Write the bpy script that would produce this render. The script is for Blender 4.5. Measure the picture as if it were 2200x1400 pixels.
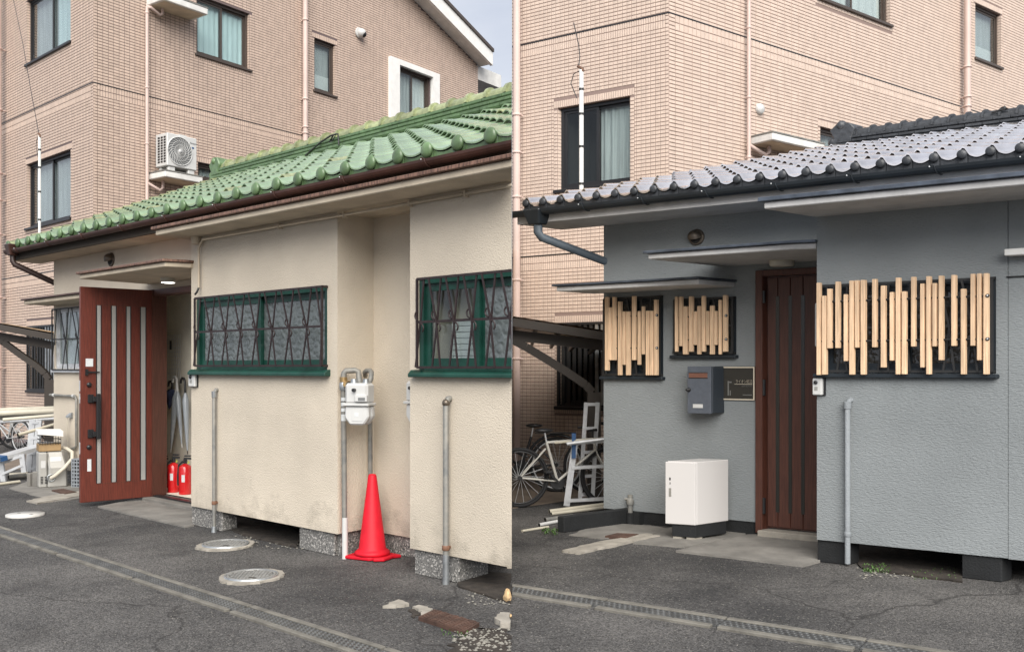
import bpy, bmesh, math, random
from mathutils import Vector, Matrix
random.seed(7)
R_ = math.radians
for o in list(bpy.data.objects): bpy.data.objects.remove(o, do_unlink=True)
scene = bpy.context.scene
COL = scene.collection

# ------------------------------------------------------------------ camera
FPX, CXP, HZP, EYE = 2050.0, 1100.0, 788.0, 1.4
cam_d = bpy.data.cameras.new('camera'); cam = bpy.data.objects.new('camera', cam_d); COL.objects.link(cam)
cam.location = (0, 0, EYE); cam.rotation_euler = (R_(90), 0, 0)
cam_d.sensor_width = 36; cam_d.lens = 36 * FPX / 2200.0; cam_d.shift_y = (HZP - 700) / 2200.0
cam_d.clip_start = 0.05; cam_d.clip_end = 2000
scene.camera = cam
# ------------------------------------------------------------------ sky, sun, exposure
SUN_EL, SUN_AZ = 40, 172          # azimuth measured from +Y, clockwise: behind the viewer, a little to the right
world = bpy.data.worlds.new('World'); scene.world = world; world.use_nodes = True
nt = world.node_tree; nt.nodes.clear()
bg = nt.nodes.new('ShaderNodeBackground'); ow = nt.nodes.new('ShaderNodeOutputWorld')
sky = nt.nodes.new('ShaderNodeTexSky'); sky.sky_type = 'NISHITA'; sky.sun_disc = False
sky.sun_elevation = R_(SUN_EL); sky.sun_rotation = R_(SUN_AZ); sky.air_density = 1.0; sky.dust_density = 3.0
tc = nt.nodes.new('ShaderNodeTexCoord'); mp = nt.nodes.new('ShaderNodeMapping'); mp.inputs['Scale'].default_value = (1, 1, 2.2)
nz = nt.nodes.new('ShaderNodeTexNoise'); nz.inputs['Scale'].default_value = 3.2; nz.inputs['Detail'].default_value = 6; nz.inputs['Roughness'].default_value = 0.55
rp = nt.nodes.new('ShaderNodeValToRGB'); rp.color_ramp.elements[0].position = .3; rp.color_ramp.elements[1].position = .72
rp.color_ramp.elements[0].color = (2.45, 2.7, 3.25, 1); rp.color_ramp.elements[1].color = (3.8, 3.95, 4.25, 1)
mx = nt.nodes.new('ShaderNodeMix'); mx.data_type = 'RGBA'; mx.inputs[0].default_value = 0.95
nt.links.new(tc.outputs['Generated'], mp.inputs[0]); nt.links.new(mp.outputs[0], nz.inputs['Vector']); nt.links.new(nz.outputs[0], rp.inputs[0])
nt.links.new(sky.outputs[0], mx.inputs[6]); nt.links.new(rp.outputs[0], mx.inputs[7])
nt.links.new(mx.outputs[2], bg.inputs[0]); bg.inputs[1].default_value = 0.06; nt.links.new(bg.outputs[0], ow.inputs[0])
sd = bpy.data.lights.new('sun', 'SUN'); sun = bpy.data.objects.new('sun', sd); COL.objects.link(sun)
sd.energy = 1.5; sd.angle = R_(55); sd.color = (1.0, 0.96, 0.9)
sv = Vector((math.sin(R_(SUN_AZ)) * math.cos(R_(SUN_EL)), math.cos(R_(SUN_AZ)) * math.cos(R_(SUN_EL)), math.sin(R_(SUN_EL))))
sun.rotation_euler = sv.to_track_quat('Z', 'Y').to_euler(); sun.location = sv * 40
vs = scene.view_settings; vs.view_transform = 'Standard'; vs.look = 'None'; vs.exposure = 1.92; vs.gamma = 1.0; vs.use_curve_mapping = False

# ------------------------------------------------------------------ frames (skew plan axes of each plot)
class Fr:
    """plan frame: x along a wall to the right, y into the building, z up; side -1 = left plot, +1 = right plot"""
    def __init__(s, o, ex, ey, side): s.o = Vector(o); s.ex = Vector(ex).normalized(); s.ey = Vector(ey).normalized(); s.side = side; s.ang = math.atan2(s.ex.y, s.ex.x)
    def w(s, x, y, z=0.0): p = s.o + s.ex * x + s.ey * y; return Vector((p.x, p.y, z))
    def solve(s, w):
        d = Vector((w[0], w[1])) - s.o; det = s.ex.x * s.ey.y - s.ex.y * s.ey.x
        return ((d.x * s.ey.y - d.y * s.ey.x) / det, (s.ex.x * d.y - s.ex.y * d.x) / det)
    def at(s, px, py, y=0.0):           # survey point on the vertical plane y
        k = (px - CXP) / FPX; p = s.o + s.ey * y
        t = (p.x * s.ex.y - p.y * s.ex.x) / (k * s.ex.y - s.ex.x)
        w = Vector((k * t, t)); return (s.solve(w)[0], EYE + (HZP - py) / FPX * t)
    def xp(s, px, y=0.0): return s.at(px, 700, y)[0]
    def gr(s, px, py, z=0.0):           # survey point on the level z
        t = (z - EYE) / ((HZP - py) / FPX); return s.solve(((px - CXP) / FPX * t, t))
    def moved(s, x, y): q = s.w(x, y); return Fr((q.x, q.y), s.ex, s.ey, s.side)
def ray(px, Y): return ((px - CXP) / FPX * Y, Y)
def gw(px, py, z=0.0):
    t = (z - EYE) / ((HZP - py) / FPX); return Vector(((px - CXP) / FPX * t, t, z))
def ortho(o, ang, side): return Fr(o, (math.cos(ang), math.sin(ang)), (-math.sin(ang), math.cos(ang)), side)
def axes(vp1, vp2): return Vector((-(vp1 - CXP), -FPX)).normalized(), Vector((vp2 - CXP, FPX)).normalized()
def origin(px, py): t = FPX * EYE / (py - HZP); return ((px - CXP) / FPX * t, t)
euL, evL = axes(-1136, 2600); euR, evR = axes(-2000, 3800)
L = Fr(origin(725, 1198), euL, evL, -1)      # cream house: annex front is y = 0
R = Fr(origin(1755, 1207), euR, evR, 1)      # grey house
def perp(v): return Vector((-v.y, v.x))
LA = Fr(ray(200, 15.6), euL, evL, -1); LB = Fr(ray(200, 15.6), evL, perp(evL), -1)     # brown apartment: two faces
RA = Fr(ray(1437, 12.2), euR, evR, 1); RB = Fr(ray(1437, 12.2), evR, perp(evR), 1)

# ------------------------------------------------------------------ materials
MATS = {}
def M(name, col, rough=.6, metal=0.0, var=0.0, vscale=6.0, bump=0.0, bscale=60.0, spec=.5, rnd=0.0, col2=None, coat=0.0, emit=None, speck=None, stretch=None, bdetail=4.0, bdist=.01, coord='Object'):
    if name in MATS: return MATS[name]
    m = bpy.data.materials.new(name); m.use_nodes = True; t = m.node_tree; b = t.nodes['Principled BSDF']
    N = t.nodes.new; LK = t.links.new
    b.inputs['Base Color'].default_value = (*col, 1); b.inputs['Roughness'].default_value = rough; b.inputs['Metallic'].default_value = metal
    b.inputs['Specular IOR Level'].default_value = spec; b.inputs['Coat Weight'].default_value = coat
    tcn = N('ShaderNodeTexCoord'); vec = tcn.outputs[coord]
    if stretch:
        mpn = N('ShaderNodeMapping'); mpn.inputs['Scale'].default_value = stretch; LK(vec, mpn.inputs[0]); vec = mpn.outputs[0]
    cur = None
    if var or col2:
        n = N('ShaderNodeTexNoise'); n.inputs['Scale'].default_value = vscale; n.inputs['Detail'].default_value = 5; n.inputs['Roughness'].default_value = .6; LK(vec, n.inputs['Vector'])
        r = N('ShaderNodeValToRGB'); r.color_ramp.elements[0].position = .33; r.color_ramp.elements[1].position = .68
        c2 = col2 if col2 else tuple(c * (1 + var) for c in col); c1 = tuple(c * (1 - var) for c in col) if var else col
        r.color_ramp.elements[0].color = (*c1, 1); r.color_ramp.elements[1].color = (*c2, 1); LK(n.outputs[0], r.inputs[0]); cur = r.outputs[0]
    if speck:
        for (sc, lo, hi, c) in speck:
            v = N('ShaderNodeTexNoise'); v.inputs['Scale'].default_value = sc; v.inputs['Detail'].default_value = 1.5; LK(tcn.outputs[coord], v.inputs['Vector'])
            r = N('ShaderNodeMapRange'); r.inputs[1].default_value = lo; r.inputs[2].default_value = hi; LK(v.outputs[0], r.inputs[0])
            x = N('ShaderNodeMix'); x.data_type = 'RGBA'; LK(r.outputs[0], x.inputs[0])
            if cur: LK(cur, x.inputs[6])
            else: x.inputs[6].default_value = (*col, 1)
            x.inputs[7].default_value = (*c, 1); cur = x.outputs[2]
    if rnd:
        oi = N('ShaderNodeObjectInfo'); mr = N('ShaderNodeMapRange'); mr.inputs[3].default_value = 1 - rnd; mr.inputs[4].default_value = 1 + rnd; LK(oi.outputs['Random'], mr.inputs[0])
        x = N('ShaderNodeVectorMath'); x.operation = 'SCALE'; LK(mr.outputs[0], x.inputs[3])
        if cur: LK(cur, x.inputs[0])
        else: x.inputs[0].default_value = col
        cur = x.outputs[0]
    if cur: LK(cur, b.inputs['Base Color'])
    if bump:
        n = N('ShaderNodeTexNoise'); n.inputs['Scale'].default_value = bscale; n.inputs['Detail'].default_value = bdetail; LK(vec, n.inputs['Vector'])
        bn = N('ShaderNodeBump'); bn.inputs['Strength'].default_value = bump; bn.inputs['Distance'].default_value = bdist; LK(n.outputs[0], bn.inputs['Height']); LK(bn.outputs[0], b.inputs['Normal'])
    if emit: b.inputs['Emission Color'].default_value = (*emit[0], 1); b.inputs['Emission Strength'].default_value = emit[1]
    MATS[name] = m; return m
def glass_mat(name, tint, mixf, rough=.03):
    m = bpy.data.materials.new(name); m.use_nodes = True; t = m.node_tree; t.nodes.clear(); N = t.nodes.new
    o = N('ShaderNodeOutputMaterial'); tr = N('ShaderNodeBsdfTransparent'); gl = N('ShaderNodeBsdfGlossy'); ms = N('ShaderNodeMixShader'); lw = N('ShaderNodeLayerWeight'); pw_ = N('ShaderNodeMath'); pw_.operation = 'POWER'; pw_.inputs[1].default_value = 3.0; ad = N('ShaderNodeMath')
    tr.inputs[0].default_value = (*tint, 1); gl.inputs['Roughness'].default_value = rough; lw.inputs[0].default_value = .5; ad.operation = 'MULTIPLY_ADD'; ad.inputs[1].default_value = .8; ad.inputs[2].default_value = mixf
    t.links.new(lw.outputs['Facing'], pw_.inputs[0]); t.links.new(pw_.outputs[0], ad.inputs[0]); t.links.new(ad.outputs[0], ms.inputs[0]); t.links.new(tr.outputs[0], ms.inputs[1]); t.links.new(gl.outputs[0], ms.inputs[2]); t.links.new(ms.outputs[0], o.inputs[0]); return m
def frost_mat(name, col):
    m = bpy.data.materials.new(name); m.use_nodes = True; t = m.node_tree; b = t.nodes['Principled BSDF']; N = t.nodes.new
    tcn = N('ShaderNodeTexCoord'); v = N('ShaderNodeTexVoronoi'); v.inputs['Scale'].default_value = 16; t.links.new(tcn.outputs['Object'], v.inputs['Vector'])
    w = N('ShaderNodeMath'); w.operation = 'SINE'; mu = N('ShaderNodeMath'); mu.operation = 'MULTIPLY'; mu.inputs[1].default_value = 8
    t.links.new(v.outputs['Distance'], mu.inputs[0]); t.links.new(mu.outputs[0], w.inputs[0])
    n = N('ShaderNodeTexNoise'); n.inputs['Scale'].default_value = 26; n.inputs['Detail'].default_value = 1; t.links.new(tcn.outputs['Object'], n.inputs['Vector'])
    a = N('ShaderNodeMath'); a.operation = 'MULTIPLY'; t.links.new(w.outputs[0], a.inputs[0]); t.links.new(n.outputs[0], a.inputs[1])
    bn = N('ShaderNodeBump'); bn.inputs['Strength'].default_value = .35; bn.inputs['Distance'].default_value = .012; t.links.new(a.outputs[0], bn.inputs['Height']); t.links.new(bn.outputs[0], b.inputs['Normal'])
    b.inputs['Base Color'].default_value = (*col, 1); b.inputs['Roughness'].default_value = .18; b.inputs['Specular IOR Level'].default_value = .8; return m
def asphalt_mat():
    m = bpy.data.materials.new('asphalt'); m.use_nodes = True; t = m.node_tree; b = t.nodes['Principled BSDF']; N = t.nodes.new; LK = t.links.new
    tcn = N('ShaderNodeTexCoord'); P = tcn.outputs['Object']
    n1 = N('ShaderNodeTexNoise'); n1.inputs['Scale'].default_value = .55; n1.inputs['Detail'].default_value = 9; n1.inputs['Roughness'].default_value = .65; LK(P, n1.inputs['Vector'])
    r1 = N('ShaderNodeValToRGB'); r1.color_ramp.elements[0].position = .38; r1.color_ramp.elements[1].position = .62; r1.color_ramp.elements[0].color = (.042, .041, .041, 1); r1.color_ramp.elements[1].color = (.118, .112, .106, 1); LK(n1.outputs[0], r1.inputs[0])
    v = N('ShaderNodeTexVoronoi'); v.inputs['Scale'].default_value = 120; LK(P, v.inputs['Vector'])
    sp = N('ShaderNodeSeparateColor'); LK(v.outputs['Color'], sp.inputs[0])
    r2 = N('ShaderNodeMapRange'); r2.inputs[1].default_value = .0; r2.inputs[2].default_value = 1.0; r2.inputs[3].default_value = .45; r2.inputs[4].default_value = 1.75; LK(sp.outputs[0], r2.inputs[0])
    x1 = N('ShaderNodeVectorMath'); x1.operation = 'SCALE'; LK(r1.outputs[0], x1.inputs[0]); LK(r2.outputs[0], x1.inputs[3])
    r3 = N('ShaderNodeMapRange'); r3.inputs[1].default_value = .968; r3.inputs[2].default_value = .985; LK(sp.outputs[1], r3.inputs[0])
    x2 = N('ShaderNodeMix'); x2.data_type = 'RGBA'; LK(r3.outputs[0], x2.inputs[0]); LK(x1.outputs[0], x2.inputs[6]); x2.inputs[7].default_value = (.21, .20, .18, 1)
    nd = N('ShaderNodeTexNoise'); nd.inputs['Scale'].default_value = 2.5; nd.inputs['Detail'].default_value = 6; LK(P, nd.inputs['Vector'])
    vm = N('ShaderNodeVectorMath'); vm.operation = 'MULTIPLY_ADD'; vm.inputs[1].default_value = (.5, .5, 0); LK(nd.outputs['Color'], vm.inputs[0]); LK(P, vm.inputs[2])
    vc = N('ShaderNodeTexVoronoi'); vc.feature = 'DISTANCE_TO_EDGE'; vc.inputs['Scale'].default_value = .42; LK(vm.outputs[0], vc.inputs['Vector'])
    rc_ = N('ShaderNodeMapRange'); rc_.inputs[1].default_value = .0; rc_.inputs[2].default_value = .0055; rc_.inputs[3].default_value = .75; rc_.inputs[4].default_value = 0; LK(vc.outputs['Distance'], rc_.inputs[0])
    ns = N('ShaderNodeTexNoise'); ns.inputs['Scale'].default_value = 1.7; ns.inputs['Detail'].default_value = 7; LK(P, ns.inputs['Vector'])
    rs_ = N('ShaderNodeMapRange'); rs_.inputs[1].default_value = .56; rs_.inputs[2].default_value = .74; rs_.inputs[4].default_value = .4; LK(ns.outputs[0], rs_.inputs[0])
    mxx = N('ShaderNodeMath'); mxx.operation = 'MAXIMUM'; LK(rc_.outputs[0], mxx.inputs[0]); LK(rs_.outputs[0], mxx.inputs[1])
    x4 = N('ShaderNodeMix'); x4.data_type = 'RGBA'; LK(mxx.outputs[0], x4.inputs[0]); LK(x2.outputs[2], x4.inputs[6]); x4.inputs[7].default_value = (.024, .022, .021, 1)
    LK(x4.outputs[2], b.inputs['Base Color']); b.inputs['Roughness'].default_value = .85; b.inputs['Specular IOR Level'].default_value = .35
    n2 = N('ShaderNodeTexNoise'); n2.inputs['Scale'].default_value = 30; n2.inputs['Detail'].default_value = 5; LK(P, n2.inputs['Vector'])
    ad = N('ShaderNodeMath'); ad.operation = 'MULTIPLY_ADD'; ad.inputs[1].default_value = -.8; LK(v.outputs['Distance'], ad.inputs[0]); LK(n2.outputs[0], ad.inputs[2])
    bn = N('ShaderNodeBump'); bn.inputs['Strength'].default_value = 1.0; bn.inputs['Distance'].default_value = .012; LK(ad.outputs[0], bn.inputs['Height']); LK(bn.outputs[0], b.inputs['Normal'])
    return m
def stucco_mat(name, col, dirt, scale, strength, stretch, zspan):
    m = bpy.data.materials.new(name); m.use_nodes = True; t = m.node_tree; b = t.nodes['Principled BSDF']; N = t.nodes.new; LK = t.links.new
    tcn = N('ShaderNodeTexCoord'); P = tcn.outputs['Object']; mpn = N('ShaderNodeMapping'); mpn.inputs['Scale'].default_value = stretch; LK(P, mpn.inputs[0])
    n1 = N('ShaderNodeTexNoise'); n1.inputs['Scale'].default_value = 1.6; n1.inputs['Detail'].default_value = 5; LK(P, n1.inputs['Vector'])
    r1 = N('ShaderNodeValToRGB'); r1.color_ramp.elements[0].position = .3; r1.color_ramp.elements[1].position = .7
    r1.color_ramp.elements[0].color = (*[c * .9 for c in col], 1); r1.color_ramp.elements[1].color = (*[min(1, c * 1.08) for c in col], 1); LK(n1.outputs[0], r1.inputs[0])
    # mould blotches: patchy, thickest along the splash zone of the plinth
    sx = N('ShaderNodeSeparateXYZ'); LK(P, sx.inputs[0]); mr = N('ShaderNodeMapRange'); mr.inputs[1].default_value = zspan[0]; mr.inputs[2].default_value = zspan[1]; mr.inputs[3].default_value = .18; mr.inputs[4].default_value = -.12; LK(sx.outputs[2], mr.inputs[0])
    n3 = N('ShaderNodeTexNoise'); n3.inputs['Scale'].default_value = 3.5; n3.inputs['Detail'].default_value = 9; n3.inputs['Roughness'].default_value = .75; LK(P, n3.inputs['Vector'])
    ad = N('ShaderNodeMath'); ad.operation = 'ADD'; LK(n3.outputs[0], ad.inputs[0]); LK(mr.outputs[0], ad.inputs[1])
    m3 = N('ShaderNodeMapRange'); m3.inputs[1].default_value = .58; m3.inputs[2].default_value = .86; m3.inputs[4].default_value = .75; LK(ad.outputs[0], m3.inputs[0])
    x = N('ShaderNodeMix'); x.data_type = 'RGBA'; LK(m3.outputs[0], x.inputs[0]); LK(r1.outputs[0], x.inputs[6]); x.inputs[7].default_value = (*dirt, 1); LK(x.outputs[2], b.inputs['Base Color'])
    n2 = N('ShaderNodeTexNoise'); n2.inputs['Scale'].default_value = scale; n2.inputs['Detail'].default_value = 4; n2.inputs['Distortion'].default_value = .6; LK(mpn.outputs[0], n2.inputs['Vector'])
    bn = N('ShaderNodeBump'); bn.inputs['Strength'].default_value = strength; bn.inputs['Distance'].default_value = .007; LK(n2.outputs[0], bn.inputs['Height']); LK(bn.outputs[0], b.inputs['Normal'])
    b.inputs['Roughness'].default_value = .92; b.inputs['Specular IOR Level'].default_value = .2; MATS[name] = m; return m
asphalt = asphalt_mat()
stucco_cream = stucco_mat('cream_stucco', (.61, .54, .44), (.25, .22, .175), 105, .95, (1, 1, 1), (.1, .75))
stucco_grey = stucco_mat('grey_stucco', (.242, .26, .266), (.175, .19, .195), 60, 1.0, (.62, .62, 1.9), (-.4, .2))
glaze_green = M('green_glaze', (.19, .27, .16), .22, var=.26, vscale=9, rnd=.16, coat=.45, bump=.15, bscale=30)
glaze_green_old = M('mossy_green_glaze', (.27, .30, .155), .38, var=.3, vscale=14, rnd=.2, coat=.3, bump=.25, bscale=40)
glaze_green_cap = M('dull_green_glaze', (.10, .165, .075), .4, var=.3, vscale=12, rnd=.18, coat=.2)
glaze_dark = M('smoked_silver_tile', (.89, .825, .79), .12, metal=.96, var=.18, vscale=8, rnd=.12, coat=.4, bump=.06, bscale=30)
glaze_dark_dull = M('dark_glaze_weathered', (.030, .033, .038), .42, var=.35, vscale=20, rnd=.3, bump=.2, bscale=50)
tileL = M('brown_pink_tile', (.55, .425, .345), .5, rnd=.09, var=.10, vscale=1.3, spec=.4)
tileLc = M('brown_pink_tile_field', (.55, .425, .345), .5, var=.10, vscale=5, stretch=(2, 2, 1.1), spec=.4)
tileR = M('pale_pink_tile', (.595, .475, .395), .5, rnd=.06, var=.08, vscale=1.3, spec=.4)
tileRc = M('pale_pink_tile_field', (.595, .475, .395), .5, var=.09, vscale=5, stretch=(2, 2, 1.1), spec=.4)
groutL = M('dark_mauve_grout', (.15, .112, .108), .9); groutR = M('brown_grout', (.26, .19, .165), .9)
granite = M('granite_chip', (.17, .165, .155), .7, speck=[(70, .55, .62, (.66, .64, .6)), (60, .36, .42, (.05, .05, .05))] and [(70, .56, .62, (.45, .43, .40)), (85, .58, .64, (.04, .04, .04))], bump=.4, bscale=80)
black_paint = M('black_render', (.008, .009, .010), .8, var=.3, vscale=10, bump=.4, bscale=70)
brown_metal = M('brown_gutter', (.06, .027, .020), .42, var=.3, vscale=5); dark_brown = M('dark_brown_gutter', (.038, .022, .018), .45, var=.3, vscale=5)
copper = M('weathered_copper', (.16, .085, .06), .5, var=.6, vscale=22, metal=.2, stretch=(3, 3, .6), col2=(.30, .17, .12))
black_metal = M('black_gutter', (.014, .018, .022), .32, var=.2); steel_flash = M('blue_grey_flashing', (.085, .10, .125), .38, metal=.5, var=.35, vscale=7)
grey_conc = M('pale_grey_fascia', (.48, .475, .47), .85, var=.12, bump=.3, bscale=50); cream_slab = M('cream_slab', (.55, .47, .36), .85, var=.14, vscale=4, bump=.3, bscale=60)
soffit_dark = M('dark_timber', (.05, .04, .03), .9)
pink_pipe = M('pink_pipe', (.58, .45, .40), .45, var=.08, vscale=2); rust = M('rusty_pipe', (.15, .075, .045), .7, var=.5, vscale=14)
galv = M('galvanised_steel', (.40, .42, .43), .38, metal=.75, var=.25, vscale=12); galv_dull = M('dull_galvanised', (.23, .235, .23), .6, metal=.3, var=.3, vscale=9, col2=(.30, .285, .25))
alu = M('aluminium', (.56, .57, .58), .4, metal=.4, var=.15, vscale=10); white_pl = M('white_plastic', (.55, .55, .535), .4, var=.05); cream_pl = M('cream_plastic', (.50, .465, .375), .45, var=.1)
white_paint = M('white_paint', (.76, .75, .72), .6, var=.06); conc_white = M('white_concrete', (.66, .65, .62), .8, var=.12, vscale=5)
bronze = M('bronze_frame', (.085, .066, .055), .42, metal=.3); black_frame = M('black_frame', (.022, .022, .024), .4, metal=.2)
green_paint = M('dark_green_paint', (.008, .052, .037), .38, var=.25, vscale=9, bump=.15, bscale=40); navy_black = M('blue_black_paint', (.014, .02, .026), .4, var=.2)
iron = M('brown_iron', (.024, .014, .014), .5, var=.3, vscale=30); iron_black = M('black_iron', (.018, .018, .018), .5)
wood_door = M('mahogany', (.115, .025, .015), .42, var=.32, vscale=9, stretch=(14, 14, .7), bump=.12, bscale=60)
wood_door_R = M('dark_mahogany', (.085, .030, .019), .45, var=.3, vscale=9, stretch=(14, 14, .7), bump=.15, bscale=60)
mirror = M('brushed_steel_inlay', (.85, .85, .83), .2, metal=.7)
pine = M('pine', (.74, .52, .335), .6, var=.24, vscale=6, stretch=(11, 11, .7), rnd=.10, bump=.1, bscale=60)
pine_end = pine
red_cone = M('red_cone', (.56, .007, .020), .55, var=.16, vscale=6, spec=.3, bump=.12, bscale=40); red_ext = M('red_enamel', (.55, .012, .014), .25, coat=.4)
rubber = M('rubber', (.014, .014, .015), .8); black_pl = M('black_plastic', (.016, .016, .017), .4)
conc = M('concrete', (.185, .175, .158), .9, var=.28, vscale=3.2, bump=.4, bscale=60); conc_pale = M('pale_concrete', (.30, .275, .235), .9, var=.25, vscale=8, bump=.5, bscale=50)
conc_brown = M('brown_concrete', (.19, .15, .115), .9, var=.2, vscale=3)  # the shed floors' own brown concrete colour
rustplate = M('rusty_cast_iron', (.075, .040, .028), .75, var=.4, vscale=14, bump=.3, bscale=60); castiron = M('worn_cast_iron', (.32, .32, .31), .5, metal=.5, var=.2, vscale=14); castgap = M('cast_iron_groove', (.12, .115, .10), .8)
manwhite = M('white_painted_iron', (.52, .505, .475), .6, var=.12, vscale=14)
grate_m = M('worn_steel_grate', (.12, .122, .12), .5, metal=.4, var=.3, vscale=8)
conc_edge = M('stained_concrete', (.15, .14, .12), .9, var=.3, vscale=7, bump=.4, bscale=50)
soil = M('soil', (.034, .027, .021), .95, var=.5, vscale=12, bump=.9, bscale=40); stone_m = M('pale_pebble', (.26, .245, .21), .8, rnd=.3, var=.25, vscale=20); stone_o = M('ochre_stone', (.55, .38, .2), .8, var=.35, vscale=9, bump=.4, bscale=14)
leaf = M('weed_leaf', (.06, .12, .025), .6, var=.4, vscale=20)
curtain_b = M('pale_blue_curtain', (.66, .78, .78), .9, var=.10, vscale=5, stretch=(9, 9, .4)); curtain_g = M('grey_net_curtain', (.46, .47, .46), .9, var=.15, vscale=5, stretch=(9, 9, .4)); curtain_w = M('white_blind', (.72, .72, .70), .9, var=.05)
dark_in = M('dark_interior', (.03, .028, .026), .95); hall = M('hall_plaster', (.74, .70, .60), .9, var=.08); screen_g = M('fly_screen', (.16, .165, .165), .8)  # near-black dark_in puts the shade of rooms, voids and openings into colour
poly = M('brown_polycarbonate', (.34, .22, .10), .35, var=.15); shed_m = M('dark_bronze_aluminium', (.060, .050, .042), .45, metal=.3)
glass = glass_mat('window_glass', (.86, .9, .9), .03); glass_dark = glass_mat('tinted_glass', (.35, .38, .38), .05); frost = frost_mat('patterned_glass', (.13, .15, .15)); frost_d = frost_mat('patterned_glass_dark', (.035, .033, .028)); haze_pl = M('clear_vinyl', (.33, .36, .39), .25, var=.15, vscale=20, stretch=(8, 8, .5))
lamp_on = M('lit_diffuser', (.8, .8, .78), .5, emit=((1, .97, .9), 2.2)); lamp_off = M('opal_diffuser', (.55, .52, .45), .5)
mail_grey = M('charcoal_enamel', (.088, .10, .122), .5, var=.1, vscale=30, bump=.1, bscale=200); mail_dark = M('navy_charcoal_enamel', (.030, .038, .048), .5); slot_br = M('walnut_flap', (.17, .075, .05), .5, var=.2, stretch=(2, 2, 20))
cab_white = M('white_enamel', (.57, .55, .535), .35); sign_blk = M('black_acrylic', (.028, .027, .024), .22, spec=.6); sign_ivory = M('ivory_print', (.62, .55, .44), .6); sign_grey = M('dim_print', (.16, .16, .15), .6)
bike_w = M('white_bike_paint', (.5, .485, .44), .35); bike_s = M('silver_bike_paint', (.5, .5, .49), .35, metal=.4); blue_tape = M('blue_tape', (.02, .075, .19), .5); yellow_print = M('lime_print', (.5, .5, .1), .6)
heater_m = M('silver_beige_casing', (.42, .41, .38), .45, metal=.25, var=.1); cardboard = M('cardboard', (.30, .20, .10), .85, var=.2); paper = M('white_carton', (.72, .71, .68), .8); grey_crate = M('grey_crate', (.24, .26, .28), .6); umb_blue = M('patterned_navy_cloth', (.03, .04, .09), .8, var=.6, vscale=70); sticker = M('pale_sticker', (.6, .62, .62), .6, var=.1, vscale=40); ivory_hose = M('ivory_hose', (.55, .51, .42), .5); brass = M('brass', (.38, .26, .12), .4, metal=.7)
vent_m = M('bronze_vent', (.14, .115, .09), .4, metal=.6); moss = M('moss', (.05, .09, .03), .95)

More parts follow.
